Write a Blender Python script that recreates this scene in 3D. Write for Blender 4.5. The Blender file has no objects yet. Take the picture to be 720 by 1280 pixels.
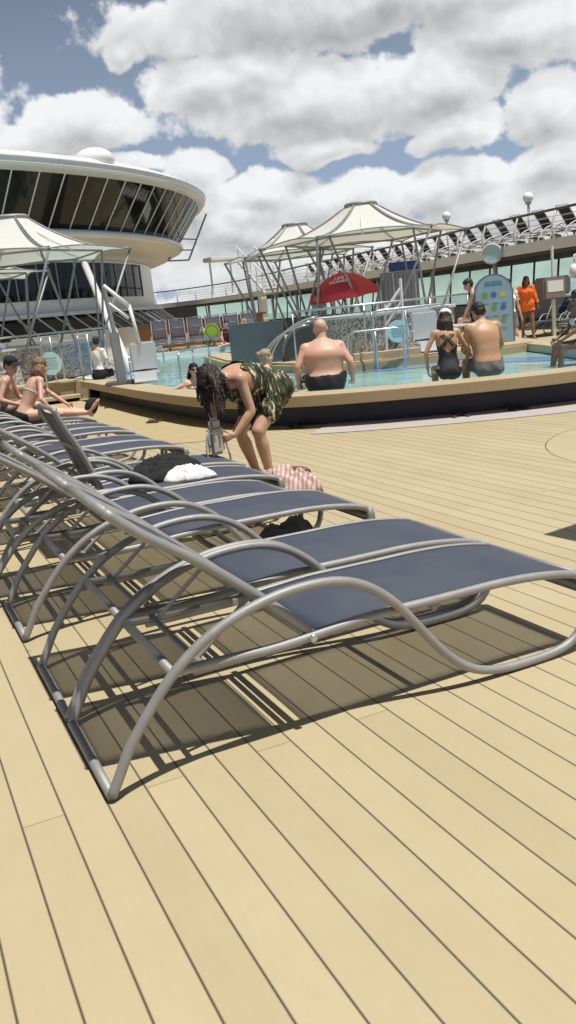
import bpy, bmesh, math, random
import numpy as np
from mathutils import Vector, Matrix, Euler
random.seed(7); np.random.seed(7)
PI = math.pi
SC = bpy.context.scene
COL = SC.collection

# ------------------------------------------------------------------ materials
def new_mat(name):
    m = bpy.data.materials.new(name); m.use_nodes = True
    nt = m.node_tree
    b = nt.nodes['Principled BSDF']
    return m, nt, b

def N(nt, kind, **kw):
    n = nt.nodes.new(kind)
    for k, v in kw.items():
        if k in n.inputs: n.inputs[k].default_value = v
        else: setattr(n, k, v)
    return n

def math_n(nt, op, a, b=None, c=None, clamp=False):
    n = nt.nodes.new('ShaderNodeMath'); n.operation = op; n.use_clamp = clamp
    for i, v in enumerate((a, b, c)):
        if v is None: continue
        if isinstance(v, (int, float)): n.inputs[i].default_value = v
        else: nt.links.new(v, n.inputs[i])
    return n.outputs[0]

def mix_rgb(nt, fac, a, b, mode='MIX'):
    n = nt.nodes.new('ShaderNodeMix'); n.data_type = 'RGBA'; n.blend_type = mode
    for key, v in ((0, fac), (6, a), (7, b)):
        if isinstance(v, (int, float)): n.inputs[key].default_value = v
        elif isinstance(v, tuple): n.inputs[key].default_value = (v + (1,))[:4]
        else: nt.links.new(v, n.inputs[key])
    return n.outputs[2]

def mat(name, col, rough=.5, metal=0., var=.12, scale=6., bump=0., bscale=None, spec=.5, coat=0., detail=4.):
    """plain procedural paint / cloth / skin: base colour broken up by noise, roughness too"""
    m, nt, b = new_mat(name)
    tc = N(nt, 'ShaderNodeTexCoord')
    no = N(nt, 'ShaderNodeTexNoise', Scale=scale, Detail=detail)
    nt.links.new(tc.outputs['Object'], no.inputs['Vector'])
    lo = tuple(max(0, c * (1 - var)) for c in col); hi = tuple(min(1, c * (1 + var)) for c in col)
    c = mix_rgb(nt, no.outputs[0], lo, hi)
    nt.links.new(c, b.inputs['Base Color'])
    r = math_n(nt, 'MULTIPLY_ADD', no.outputs[0], .16, rough - .08, clamp=True)
    nt.links.new(r, b.inputs['Roughness'])
    b.inputs['Metallic'].default_value = metal
    b.inputs['Specular IOR Level'].default_value = spec
    if coat: b.inputs['Coat Weight'].default_value = coat
    if bump:
        n2 = N(nt, 'ShaderNodeTexNoise', Scale=bscale or scale * 6, Detail=3.)
        nt.links.new(tc.outputs['Object'], n2.inputs['Vector'])
        bp = N(nt, 'ShaderNodeBump', Strength=bump, Distance=.01)
        nt.links.new(n2.outputs[0], bp.inputs['Height'])
        nt.links.new(bp.outputs[0], b.inputs['Normal'])
    return m

M = {}
M['white'] = mat('white_paint', (.74, .74, .73), .35, var=.05, scale=1.5)
M['hull'] = mat('white_hull_paint', (.76, .76, .74), .3, var=.05, scale=.4)
M['soffit'] = mat('cream_soffit_paint', (.72, .70, .66), .5, var=.05, scale=.5)
M['tube'] = mat('grey_powder_coat', (.285, .28, .272), .54, metal=.28, var=.18, scale=14., bump=.08, bscale=70)
M['whitetube'] = mat('white_powder_coat', (.7, .7, .69), .35, var=.06)
M['steel'] = mat('stainless_steel', (.50, .51, .52), .28, metal=.7, var=.10)
M['darksteel'] = mat('grey_mast_paint', (.26, .27, .27), .45, metal=.2, var=.15)
M['rubber'] = mat('black_rubber', (.03, .03, .03), .7)
M['black'] = mat('black_cloth', (.014, .014, .016), .9, var=.4, scale=30, bump=.4)
M['whitecloth'] = mat('white_cloth', (.75, .74, .72), .85, var=.08, scale=20, bump=.3)
M['navy'] = mat('navy_wall_paint', (.014, .011, .032), .45, var=.25, scale=1.5)
M['red'] = mat('red_umbrella_cloth', (.55, .040, .048), .75, var=.12, scale=5, bump=.2)
M['redcloth'] = mat('red_cloth', (.32, .02, .03), .75)
M['pink'] = mat('pink_towel', (.62, .40, .37), .95, var=.15, scale=40, bump=.6)
M['brown'] = mat('brown_leather', (.10, .045, .025), .55)
M['orange'] = mat('orange_cloth', (.75, .15, .018), .8, var=.22, scale=18, bump=.4)
M['blueshirt'] = mat('pale_blue_shirt', (.36, .45, .55), .85, var=.12, scale=14, bump=.3)
M['greyshorts'] = mat('grey_shorts', (.16, .15, .145), .8, var=.35, scale=16, bump=.5)
M['swimblack'] = mat('black_swimsuit', (.013, .013, .018), .6, var=.3)
M['bag'] = mat('beige_bag', (.46, .42, .35), .7, var=.1, scale=20, bump=.3)
M['hairdark'] = mat('dark_brown_hair', (.022, .013, .010), .5, var=.6, scale=50, bump=.8, bscale=90)
M['hairblack'] = mat('black_hair', (.008, .008, .009), .45, var=.5, scale=50, bump=.8, bscale=90)
M['hairbrown'] = mat('light_brown_hair', (.20, .12, .06), .55, var=.5, scale=40, bump=.8, bscale=90)
M['hairblond'] = mat('greying_blond_hair', (.32, .25, .15), .6, var=.5, scale=40, bump=.8, bscale=90)
M['lens'] = mat('dark_lens', (.01, .01, .012), .12, var=.1)
M['eye'] = mat('dark_eye', (.02, .015, .012), .2)
M['lip'] = mat('lip_skin', (.40, .16, .13), .5)
M['lime'] = mat('lime_sign_paint', (.42, .55, .05), .5)
M['disc'] = mat('pale_aqua_sign', (.46, .66, .68), .4, var=.08, scale=4)
M['disctext'] = mat('teal_print', (.16, .36, .40), .5)
M['boardblue'] = mat('sky_blue_board', (.26, .38, .45), .45, var=.15, scale=3)
M['boardtext'] = mat('deep_blue_print', (.07, .14, .30), .5)
M['boardgreen'] = mat('green_print', (.16, .30, .07), .5)
M['boardyellow'] = mat('yellow_print', (.55, .46, .10), .5)
M['cream'] = mat('cream_plastic', (.70, .68, .63), .4, var=.05)
M['plastic'] = mat('pale_grey_plastic', (.60, .61, .62), .4, var=.05)
M['greybox'] = mat('grey_panel_paint', (.13, .14, .15), .5, var=.15)
M['navysign'] = mat('navy_sign_paint', (.015, .022, .12), .45)
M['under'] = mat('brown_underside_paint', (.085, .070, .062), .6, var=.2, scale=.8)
M['fascia'] = mat('grey_fascia_paint', (.74, .735, .725), .5, var=.08, scale=.8)
M['railwood'] = mat('dark_wood_rail', (.10, .075, .06), .5)
M['barwood'] = mat('bar_wood', (.30, .13, .05), .5, var=.35, scale=3)
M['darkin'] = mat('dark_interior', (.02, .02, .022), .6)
M['slab'] = mat('blue_grey_tile', (.085, .105, .12), .5, var=.30, scale=4)
M['leafplant'] = mat('green_leaf', (.07, .12, .03), .6)
M['monitor'] = mat('grey_beige_housing', (.22, .20, .18), .5)
M['darksling'] = mat('black_sling_mesh', (.022, .024, .028), .65)
M['globe'] = mat('white_globe_glass', (.92, .92, .91), .2, var=.02)
M['petflower'] = mat('dark_red_cloth', (.12, .02, .03), .8)
M['deckedge'] = mat('upper_deck_floor', (.30, .26, .20), .7)
M['swimwhite'] = mat('white_swimsuit', (.72, .71, .70), .7)

def skin(name, col):
    m = mat(name, col, .46, var=.13, scale=9., bump=.10, bscale=120, spec=.42, detail=8.)
    nt = m.node_tree; b = nt.nodes['Principled BSDF']; old = b.inputs['Base Color'].links[0].from_socket
    tc = N(nt, 'ShaderNodeTexCoord'); n2 = N(nt, 'ShaderNodeTexNoise', Scale=4., Detail=3.); nt.links.new(tc.outputs['Object'], n2.inputs['Vector'])
    red = tuple(c * q for c, q in zip(col, (1.02, .80, .74)))
    c = mix_rgb(nt, math_n(nt, 'MULTIPLY', math_n(nt, 'SUBTRACT', n2.outputs[0], .42, clamp=True), 2.6, clamp=True), old, red)
    vo = N(nt, 'ShaderNodeTexVoronoi', Scale=22.); nt.links.new(tc.outputs['Object'], vo.inputs['Vector'])
    sp = math_n(nt, 'MULTIPLY', math_n(nt, 'LESS_THAN', vo.outputs['Distance'], .075), .55)
    c = mix_rgb(nt, sp, c, tuple(x * .42 for x in col)); nt.links.new(c, b.inputs['Base Color'])
    b.inputs['Subsurface Weight'].default_value = .12; b.inputs['Subsurface Radius'].default_value = (.012, .005, .003); b.inputs['Subsurface Scale'].default_value = 1.
    return m
M['skin_fair'] = skin('fair_skin', (.60, .385, .285))
M['skin_pink'] = skin('sunburnt_skin', (.56, .355, .27))
M['skin_tan'] = skin('tanned_skin', (.50, .32, .22))
M['skin_olive'] = skin('olive_skin', (.46, .29, .175))
M['skin_brown'] = skin('brown_skin', (.22, .11, .065))
M['skin_deep'] = skin('deep_brown_skin', (.20, .115, .085))

def m_canopy():
    m, nt, b = new_mat('canopy_fabric')
    b.inputs['Base Color'].default_value = (.74, .73, .67, 1); b.inputs['Roughness'].default_value = .7
    tr = N(nt, 'ShaderNodeBsdfTranslucent'); tr.inputs[0].default_value = (.62, .60, .52, 1)
    no = N(nt, 'ShaderNodeTexNoise', Scale=2.5, Detail=4.)
    c = mix_rgb(nt, no.outputs[0], (.72, .715, .68), (.82, .815, .78)); nt.links.new(c, b.inputs['Base Color'])
    mx = N(nt, 'ShaderNodeMixShader'); mx.inputs[0].default_value = .34
    nt.links.new(b.outputs[0], mx.inputs[1]); nt.links.new(tr.outputs[0], mx.inputs[2])
    nt.links.new(mx.outputs[0], nt.nodes['Material Output'].inputs[0])
    return m
M['canopy'] = m_canopy()

def m_sling():
    m, nt, b = new_mat('sling_mesh')
    tc = N(nt, 'ShaderNodeTexCoord')
    no = N(nt, 'ShaderNodeTexNoise', Scale=3.5, Detail=5.); nt.links.new(tc.outputs['Object'], no.inputs['Vector'])
    fine = N(nt, 'ShaderNodeTexNoise', Scale=220., Detail=1.); nt.links.new(tc.outputs['Object'], fine.inputs['Vector'])
    c = mix_rgb(nt, no.outputs[0], (.040, .050, .078), (.060, .070, .100))
    c = mix_rgb(nt, math_n(nt, 'MULTIPLY', fine.outputs[0], .35), c, (.10, .11, .13))
    sy = N(nt, 'ShaderNodeSeparateXYZ'); nt.links.new(tc.outputs['Generated'], sy.inputs[0])
    ed = math_n(nt, 'ABSOLUTE', math_n(nt, 'SUBTRACT', sy.outputs[1], .5))
    hem = math_n(nt, 'GREATER_THAN', ed, .452)
    st = math_n(nt, 'LESS_THAN', math_n(nt, 'ABSOLUTE', math_n(nt, 'SUBTRACT', ed, .450)), .004)
    c = mix_rgb(nt, math_n(nt, 'MULTIPLY', hem, .45), c, (.030, .035, .050)); c = mix_rgb(nt, math_n(nt, 'MULTIPLY', st, .7), c, (.014, .016, .022))
    cr = N(nt, 'ShaderNodeTexNoise', Scale=1.6, Detail=6., Roughness=.7); nt.links.new(tc.outputs['Object'], cr.inputs['Vector'])
    c = mix_rgb(nt, math_n(nt, 'MULTIPLY', math_n(nt, 'SUBTRACT', cr.outputs[0], .5, clamp=True), 1.6, clamp=True), c, (.105, .11, .125))
    nt.links.new(c, b.inputs['Base Color']); b.inputs['Roughness'].default_value = .62
    b.inputs['Specular IOR Level'].default_value = .35
    bp = N(nt, 'ShaderNodeBump', Strength=.25, Distance=.002); nt.links.new(fine.outputs[0], bp.inputs['Height'])
    nt.links.new(bp.outputs[0], b.inputs['Normal'])
    tp = N(nt, 'ShaderNodeBsdfTransparent')
    mx = N(nt, 'ShaderNodeMixShader')
    lw = N(nt, 'ShaderNodeLayerWeight', Blend=.5)      # open weave: seen edge-on the threads close up
    cosn = math_n(nt, 'SUBTRACT', 1., lw.outputs['Facing'], clamp=True)
    nt.links.new(math_n(nt, 'MULTIPLY', math_n(nt, 'POWER', cosn, 1.7), .60), mx.inputs[0])
    nt.links.new(b.outputs[0], mx.inputs[1]); nt.links.new(tp.outputs[0], mx.inputs[2])
    nt.links.new(mx.outputs[0], nt.nodes['Material Output'].inputs[0])
    return m
M['sling'] = m_sling()

def m_glass(name, tint, gloss=.12, rough=.03, through=True):
    m, nt, b = new_mat(name)
    if not through:
        b.inputs['Base Color'].default_value = tint + (1,); b.inputs['Roughness'].default_value = rough
        b.inputs['Specular IOR Level'].default_value = .8
        return m
    tp = N(nt, 'ShaderNodeBsdfTransparent'); tp.inputs[0].default_value = tint + (1,)
    gl = N(nt, 'ShaderNodeBsdfGlossy'); gl.inputs['Roughness'].default_value = rough
    gl.inputs[0].default_value = (.9, .95, .95, 1)
    mx = N(nt, 'ShaderNodeMixShader'); mx.inputs[0].default_value = gloss
    nt.links.new(tp.outputs[0], mx.inputs[1]); nt.links.new(gl.outputs[0], mx.inputs[2])
    nt.links.new(mx.outputs[0], nt.nodes['Material Output'].inputs[0])
    return m
M['aquaglass'] = m_glass('aqua_tinted_glass', (.60, .80, .70), .10)
def m_dark_glass():
    m, nt, b = new_mat('dark_window_glass')
    tc = N(nt, 'ShaderNodeTexCoord')
    mp = N(nt, 'ShaderNodeMapping'); mp.inputs['Scale'].default_value = (.45, .45, .12)
    nt.links.new(tc.outputs['Object'], mp.inputs[0])
    no = N(nt, 'ShaderNodeTexNoise', Scale=1.2, Detail=2.); nt.links.new(mp.outputs[0], no.inputs['Vector'])
    r = N(nt, 'ShaderNodeValToRGB'); nt.links.new(no.outputs[0], r.inputs[0])
    r.color_ramp.elements[0].position = .45; r.color_ramp.elements[0].color = (.008, .009, .009, 1)
    r.color_ramp.elements[1].position = .58; r.color_ramp.elements[1].color = (.022, .028, .024, 1)
    nt.links.new(r.outputs[0], b.inputs['Base Color'])
    b.inputs['Roughness'].default_value = .05; b.inputs['Specular IOR Level'].default_value = .24
    return m
M['darkglass'] = m_dark_glass()

def m_deck():
    m, nt, b = new_mat('composite_teak_planks')
    tc = N(nt, 'ShaderNodeTexCoord'); sx = N(nt, 'ShaderNodeSeparateXYZ')
    nt.links.new(tc.outputs['Object'], sx.inputs[0])
    S = .13485
    k = math_n(nt, 'DIVIDE', math_n(nt, 'SUBTRACT', sx.outputs[0], .01764), S)
    idx = math_n(nt, 'FLOOR', k); fr = math_n(nt, 'FRACT', k)
    d = math_n(nt, 'MULTIPLY', math_n(nt, 'SUBTRACT', .5, math_n(nt, 'ABSOLUTE', math_n(nt, 'SUBTRACT', fr, .5))), S)
    seam = math_n(nt, 'SUBTRACT', 1., math_n(nt, 'SMOOTH_MIN', math_n(nt, 'DIVIDE', d, .0054), 1., .15), clamp=True)
    # butt joints: every third plank shares a joint line
    LJ = 6.2
    md = math_n(nt, 'FLOORED_MODULO', math_n(nt, 'SUBTRACT', idx, 1.), 3.)
    off = math_n(nt, 'MULTIPLY', md, LJ * .371)
    jb = math_n(nt, 'FRACT', math_n(nt, 'DIVIDE', math_n(nt, 'SUBTRACT', sx.outputs[1], math_n(nt, 'ADD', off, 2.635)), LJ))
    jd = math_n(nt, 'MULTIPLY', math_n(nt, 'SUBTRACT', .5, math_n(nt, 'ABSOLUTE', math_n(nt, 'SUBTRACT', jb, .5))), LJ)
    joint = math_n(nt, 'MULTIPLY', math_n(nt, 'SUBTRACT', 1., math_n(nt, 'DIVIDE', jd, .0030), clamp=True), .8)
    # round inlay
    cx, cy = 6.75, 5.3
    rx = math_n(nt, 'SUBTRACT', sx.outputs[0], cx); ry = math_n(nt, 'SUBTRACT', sx.outputs[1], cy)
    rr = math_n(nt, 'SQRT', math_n(nt, 'ADD', math_n(nt, 'MULTIPLY', rx, rx), math_n(nt, 'MULTIPLY', ry, ry)))
    inside = math_n(nt, 'LESS_THAN', rr, 1.6)
    def ring(r): return math_n(nt, 'SUBTRACT', 1., math_n(nt, 'DIVIDE', math_n(nt, 'ABSOLUTE', math_n(nt, 'SUBTRACT', rr, r)), .009), clamp=True)
    rings = math_n(nt, 'MAXIMUM', ring(1.6), math_n(nt, 'MAXIMUM', ring(1.3), ring(.9)))
    plank_lines = math_n(nt, 'MULTIPLY', math_n(nt, 'MAXIMUM', seam, joint), math_n(nt, 'SUBTRACT', 1., inside))
    line = math_n(nt, 'MAXIMUM', plank_lines, rings)
    # per-plank tone
    seg = math_n(nt, 'FLOOR', math_n(nt, 'DIVIDE', math_n(nt, 'SUBTRACT', sx.outputs[1], math_n(nt, 'ADD', off, 2.635)), LJ))
    wn = N(nt, 'ShaderNodeTexWhiteNoise'); wn.noise_dimensions = '2D'
    cv = N(nt, 'ShaderNodeCombineXYZ'); nt.links.new(idx, cv.inputs[0]); nt.links.new(seg, cv.inputs[1])
    nt.links.new(cv.outputs[0], wn.inputs['Vector'])
    base = mix_rgb(nt, wn.outputs['Value'], (.412, .340, .204), (.462, .383, .234))
    # grain, blotches and marks
    mp = N(nt, 'ShaderNodeMapping'); mp.inputs['Scale'].default_value = (60., 3., 1.)
    nt.links.new(tc.outputs['Object'], mp.inputs[0])
    gr = N(nt, 'ShaderNodeTexNoise', Scale=1., Detail=4.); nt.links.new(mp.outputs[0], gr.inputs['Vector'])
    base = mix_rgb(nt, math_n(nt, 'MULTIPLY', gr.outputs[0], .34), base, (.37, .29, .16))
    bl = N(nt, 'ShaderNodeTexNoise', Scale=1.7, Detail=6., Roughness=.65); nt.links.new(tc.outputs['Object'], bl.inputs['Vector'])
    base = mix_rgb(nt, math_n(nt, 'MULTIPLY', math_n(nt, 'SUBTRACT', bl.outputs[0], .38, clamp=True), .9), base, (.52, .45, .30))
    bl2 = N(nt, 'ShaderNodeTexNoise', Scale=9., Detail=3.); nt.links.new(tc.outputs['Object'], bl2.inputs['Vector'])
    base = mix_rgb(nt, math_n(nt, 'MULTIPLY', math_n(nt, 'SUBTRACT', bl2.outputs[0], .55, clamp=True), .9), base, (.43, .32, .16))
    vo = N(nt, 'ShaderNodeTexVoronoi', Scale=2.6); nt.links.new(tc.outputs['Object'], vo.inputs['Vector'])
    rnd = N(nt, 'ShaderNodeSeparateColor'); nt.links.new(vo.outputs['Color'], rnd.inputs[0])
    wob = math_n(nt, 'ADD', vo.outputs['Distance'], math_n(nt, 'MULTIPLY', math_n(nt, 'SUBTRACT', bl2.outputs[0], .5), .12))
    spot = math_n(nt, 'MULTIPLY', math_n(nt, 'LESS_THAN', rnd.outputs[0], .33), math_n(nt, 'SUBTRACT', 1., math_n(nt, 'DIVIDE', wob, .065), clamp=True))
    base = mix_rgb(nt, math_n(nt, 'MULTIPLY', spot, .8), base, (.22, .165, .09))
    col = mix_rgb(nt, line, base, (.022, .016, .009))
    nt.links.new(col, b.inputs['Base Color'])
    b.inputs['Roughness'].default_value = .55; b.inputs['Specular IOR Level'].default_value = .55
    bp = N(nt, 'ShaderNodeBump', Strength=.5, Distance=.003)
    h = math_n(nt, 'SUBTRACT', math_n(nt, 'MULTIPLY', gr.outputs[0], .15), line)
    nt.links.new(h, bp.inputs['Height']); nt.links.new(bp.outputs[0], b.inputs['Normal'])
    return m
M['deck'] = m_deck()

def m_wood(name, a, bcol, scale=(2., 40., 40.)):
    m, nt, b = new_mat(name)
    tc = N(nt, 'ShaderNodeTexCoord'); mp = N(nt, 'ShaderNodeMapping'); mp.inputs['Scale'].default_value = scale
    nt.links.new(tc.outputs['Object'], mp.inputs[0])
    no = N(nt, 'ShaderNodeTexNoise', Scale=1., Detail=5.); nt.links.new(mp.outputs[0], no.inputs['Vector'])
    n2 = N(nt, 'ShaderNodeTexNoise', Scale=1.3, Detail=3.); nt.links.new(tc.outputs['Object'], n2.inputs['Vector'])
    c = mix_rgb(nt, no.outputs[0], a, bcol)
    c = mix_rgb(nt, math_n(nt, 'MULTIPLY', n2.outputs[0], .3), c, tuple(x * .6 for x in a))
    nt.links.new(c, b.inputs['Base Color']); b.inputs['Roughness'].default_value = .55
    return m
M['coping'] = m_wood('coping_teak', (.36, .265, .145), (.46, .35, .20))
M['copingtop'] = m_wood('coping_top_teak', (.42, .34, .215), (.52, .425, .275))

def m_mosaic():
    m, nt, b = new_mat('mosaic_tile')
    tc = N(nt, 'ShaderNodeTexCoord')
    vo = N(nt, 'ShaderNodeTexVoronoi', Scale=34.); nt.links.new(tc.outputs['Object'], vo.inputs['Vector'])
    sp = N(nt, 'ShaderNodeSeparateColor'); nt.links.new(vo.outputs['Color'], sp.inputs[0])
    r = N(nt, 'ShaderNodeValToRGB'); r.color_ramp.interpolation = 'CONSTANT'
    r.color_ramp.elements[0].color = (.15, .16, .165, 1); r.color_ramp.elements[1].position = .3
    r.color_ramp.elements[1].color = (.50, .50, .49, 1)
    e = r.color_ramp.elements.new(.6); e.color = (.32, .335, .34, 1)
    e = r.color_ramp.elements.new(.8); e.color = (.60, .60, .58, 1)
    nt.links.new(sp.outputs[0], r.inputs[0]); nt.links.new(r.outputs[0], b.inputs['Base Color'])
    b.inputs['Roughness'].default_value = .55
    return m
M['mosaic'] = m_mosaic()

def m_water(name, a, bcol):
    m, nt, b = new_mat(name)
    tc = N(nt, 'ShaderNodeTexCoord')
    mp = N(nt, 'ShaderNodeMapping'); mp.inputs['Scale'].default_value = (1., .5, 1.)
    nt.links.new(tc.outputs['Object'], mp.inputs[0])
    no = N(nt, 'ShaderNodeTexNoise', Scale=2.2, Detail=4.); nt.links.new(mp.outputs[0], no.inputs['Vector'])
    n2 = N(nt, 'ShaderNodeTexNoise', Scale=.55, Detail=2.); nt.links.new(tc.outputs['Object'], n2.inputs['Vector'])
    c = mix_rgb(nt, no.outputs[0], a, bcol)
    nt.links.new(c, b.inputs['Base Color'])
    b.inputs['Roughness'].default_value = .06; b.inputs['IOR'].default_value = 1.33
    bp = N(nt, 'ShaderNodeBump', Strength=.5, Distance=.06); nt.links.new(no.outputs[0], bp.inputs['Height'])
    nt.links.new(bp.outputs[0], b.inputs['Normal'])
    return m
M['water'] = m_water('pool_water', (.20, .45, .46), (.38, .60, .57))
M['ledge'] = m_water('blue_tile_ledge_water', (.12, .27, .62), (.24, .42, .75))
M['sea'] = m_water('sea_water', (.03, .07, .09), (.05, .10, .12))
M['mat'] = mat('grey_pool_mat', (.40, .365, .34), .85, var=.08, scale=3)
M['tanmat'] = mat('tan_pool_mat', (.40, .32, .175), .85, var=.10, scale=3)

def m_tunic():
    m, nt, b = new_mat('leaf_print_tunic')
    tc = N(nt, 'ShaderNodeTexCoord')
    mp = N(nt, 'ShaderNodeMapping'); mp.inputs['Scale'].default_value = (1., 1.6, .40); mp.inputs['Rotation'].default_value = (.3, .6, .4)
    nt.links.new(tc.outputs['Object'], mp.inputs[0])
    no = N(nt, 'ShaderNodeTexNoise', Scale=13., Detail=3., Distortion=1.6); nt.links.new(mp.outputs[0], no.inputs['Vector'])
    r = N(nt, 'ShaderNodeValToRGB'); nt.links.new(no.outputs[0], r.inputs[0])
    r.color_ramp.elements[0].position = .38; r.color_ramp.elements[0].color = (.010, .012, .008, 1)
    r.color_ramp.elements[1].position = .70; r.color_ramp.elements[1].color = (.66, .62, .54, 1)
    for p, c in ((.49, (.016, .020, .010)), (.525, (.07, .10, .02)), (.555, (.022, .026, .012)), (.60, (.16, .11, .05)), (.635, (.50, .44, .34))):
        e = r.color_ramp.elements.new(p); e.color = c + (1,)
    nt.links.new(r.outputs[0], b.inputs['Base Color']); b.inputs['Roughness'].default_value = .8
    return m
M['tunic'] = m_tunic()

# ------------------------------------------------------------------ mesh helpers
class MB:
    def __init__(s): s.v = []; s.f = []; s.mi = []; s.cur = 0
    def add(s, vs, fs):
        o = len(s.v); s.v += [tuple(p) for p in vs]
        for f in fs: s.f.append(tuple(i + o for i in f)); s.mi.append(s.cur)
        return s
    def box(s, c, d, rot=None, bev=0.):
        x, y, z = d[0] / 2, d[1] / 2, d[2] / 2
        if bev <= 0:
            vs = [Vector((sx * x, sy * y, sz * z)) for sz in (-1, 1) for sy in (-1, 1) for sx in (-1, 1)]
            fs = [(0, 2, 3, 1), (4, 5, 7, 6), (0, 1, 5, 4), (2, 6, 7, 3), (0, 4, 6, 2), (1, 3, 7, 5)]
        else:
            bm = bmesh.new(); bmesh.ops.create_cube(bm, size=1.)
            bmesh.ops.scale(bm, vec=d, verts=bm.verts)
            bmesh.ops.bevel(bm, geom=bm.edges[:], offset=bev, segments=2, affect='EDGES')
            bm.verts.index_update(); vs = [v.co.copy() for v in bm.verts]; fs = [[v.index for v in f.verts] for f in bm.faces]; bm.free()
        if rot is not None: vs = [rot @ v for v in vs]
        return s.add([v + Vector(c) for v in vs], fs)
    def tube(s, pts, r, n=8, closed=False, caps=True):
        pts = [Vector(p) for p in pts]; m = len(pts)
        rs = r if isinstance(r, (list, tuple)) else [r] * m
        t0 = None; rings = []
        for i, p in enumerate(pts):
            a = pts[(i - 1) % m] if (i > 0 or closed) else p
            b = pts[(i + 1) % m] if (i < m - 1 or closed) else p
            t = (b - a).normalized() if (b - a).length > 1e-9 else Vector((0, 0, 1))
            if t0 is None:
                up = Vector((0, 0, 1)) if abs(t.z) < .9 else Vector((1, 0, 0))
                u = t.cross(up).normalized()
            else:
                u = (u - t * u.dot(t)).normalized()
            t0 = t; w = t.cross(u)
            rings.append([p + (u * math.cos(2 * PI * k / n) + w * math.sin(2 * PI * k / n)) * rs[i] for k in range(n)])
        vs = [q for r_ in rings for q in r_]; fs = []
        for i in range(m if closed else m - 1):
            j = (i + 1) % m
            for k in range(n):
                fs.append((i * n + k, i * n + (k + 1) % n, j * n + (k + 1) % n, j * n + k))
        if caps and not closed:
            fs.append(tuple(range(n - 1, -1, -1))); fs.append(tuple((m - 1) * n + k for k in range(n)))
        return s.add(vs, fs)
    def lathe(s, prof, c=(0, 0, 0), n=32, a0=0., a1=2 * PI):
        full = abs(a1 - a0 - 2 * PI) < 1e-6
        k = n if full else n + 1; vs = []
        for i in range(k):
            a = a0 + (a1 - a0) * i / n
            for r, z in prof: vs.append((c[0] + r * math.cos(a), c[1] + r * math.sin(a), c[2] + z))
        m = len(prof); fs = []
        for i in range(n):
            j = (i + 1) % k
            for q in range(m - 1): fs.append((i * m + q, j * m + q, j * m + q + 1, i * m + q + 1))
        return s.add(vs, fs)
    def prism(s, poly, z0, z1):
        n = len(poly)
        vs = [(p[0], p[1], z0) for p in poly] + [(p[0], p[1], z1) for p in poly]
        fs = [tuple(range(n - 1, -1, -1)), tuple(range(n, 2 * n))] + [(i, (i + 1) % n, n + (i + 1) % n, n + i) for i in range(n)]
        return s.add(vs, fs)
    def grid(s, P):
        """P[i][j] points"""
        m, n = len(P), len(P[0])
        vs = [q for r in P for q in r]
        return s.add(vs, [(i * n + j, (i + 1) * n + j, (i + 1) * n + j + 1, i * n + j + 1) for i in range(m - 1) for j in range(n - 1)])
    def capsule(s, p0, p1, r0, r1, n=12):
        p0, p1 = Vector(p0), Vector(p1); ax = p1 - p0; L = ax.length
        t = ax / L if L > 1e-6 else Vector((0, 0, 1))
        up = Vector((0, 0, 1)) if abs(t.z) < .9 else Vector((1, 0, 0))
        u = t.cross(up).normalized(); w = t.cross(u); pts = [(p0, -r0, 0.)]
        for k in (-60, -30, 0): a = math.radians(k); pts.append((p0, r0 * math.sin(a), r0 * math.cos(a)))
        for k in (0, 30, 60): a = math.radians(k); pts.append((p1, r1 * math.sin(a), r1 * math.cos(a)))
        vs = [p0 - t * r0]
        for c, h, r in pts[1:]:
            for k in range(n): a = 2 * PI * k / n; vs.append(c + t * h + (u * math.cos(a) + w * math.sin(a)) * r)
        vs.append(p1 + t * r1); e = len(vs) - 1; m = len(pts) - 1; fs = []
        for k in range(n): fs.append((0, 1 + (k + 1) % n, 1 + k))
        for i in range(m - 1):
            for k in range(n):
                a = 1 + i * n
                fs.append((a + k, a + (k + 1) % n, a + n + (k + 1) % n, a + n + k))
        for k in range(n): a = 1 + (m - 1) * n; fs.append((e, a + k, a + (k + 1) % n))
        return s.add(vs, fs)
    def ell(s, c, r, R=None, n=16, h=10):
        vs = [Vector((0, 0, -r[2]))]
        for i in range(1, h):
            a = -PI / 2 + PI * i / h
            for k in range(n):
                t = 2 * PI * k / n; vs.append(Vector((r[0] * math.cos(a) * math.cos(t), r[1] * math.cos(a) * math.sin(t), r[2] * math.sin(a))))
        vs.append(Vector((0, 0, r[2]))); e = len(vs) - 1; fs = []
        for k in range(n): fs.append((0, 1 + (k + 1) % n, 1 + k))
        for i in range(h - 2):
            for k in range(n):
                a = 1 + i * n; fs.append((a + k, a + (k + 1) % n, a + n + (k + 1) % n, a + n + k))
        for k in range(n): a = 1 + (h - 2) * n; fs.append((e, a + k, a + (k + 1) % n))
        if R is not None: vs = [R @ v for v in vs]
        c = Vector(c)
        return s.add([v + c for v in vs], fs)
    def build(s, name, m, parent=None, smooth=False, loc=None, rotz=0., ang=None):
        me = bpy.data.meshes.new(name); me.from_pydata(s.v, [], s.f)
        ms = m if isinstance(m, (list, tuple)) else [m]
        for q in ms: me.materials.append(q)
        if len(ms) > 1: me.polygons.foreach_set('material_index', s.mi)
        bm = bmesh.new(); bm.from_mesh(me); bmesh.ops.recalc_face_normals(bm, faces=bm.faces)
        if ang is not None:
            for f in bm.faces: f.smooth = True
            for e in bm.edges:
                if len(e.link_faces) == 2 and e.calc_face_angle(0.) > ang: e.smooth = False
        bm.to_mesh(me); bm.free()
        if smooth: me.polygons.foreach_set('use_smooth', [True] * len(me.polygons))
        me.update()
        o = bpy.data.objects.new(name, me); COL.objects.link(o)
        if parent is not None: o.parent = parent
        if loc is not None: o.location = loc
        o.rotation_euler.z = rotz
        return o

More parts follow.
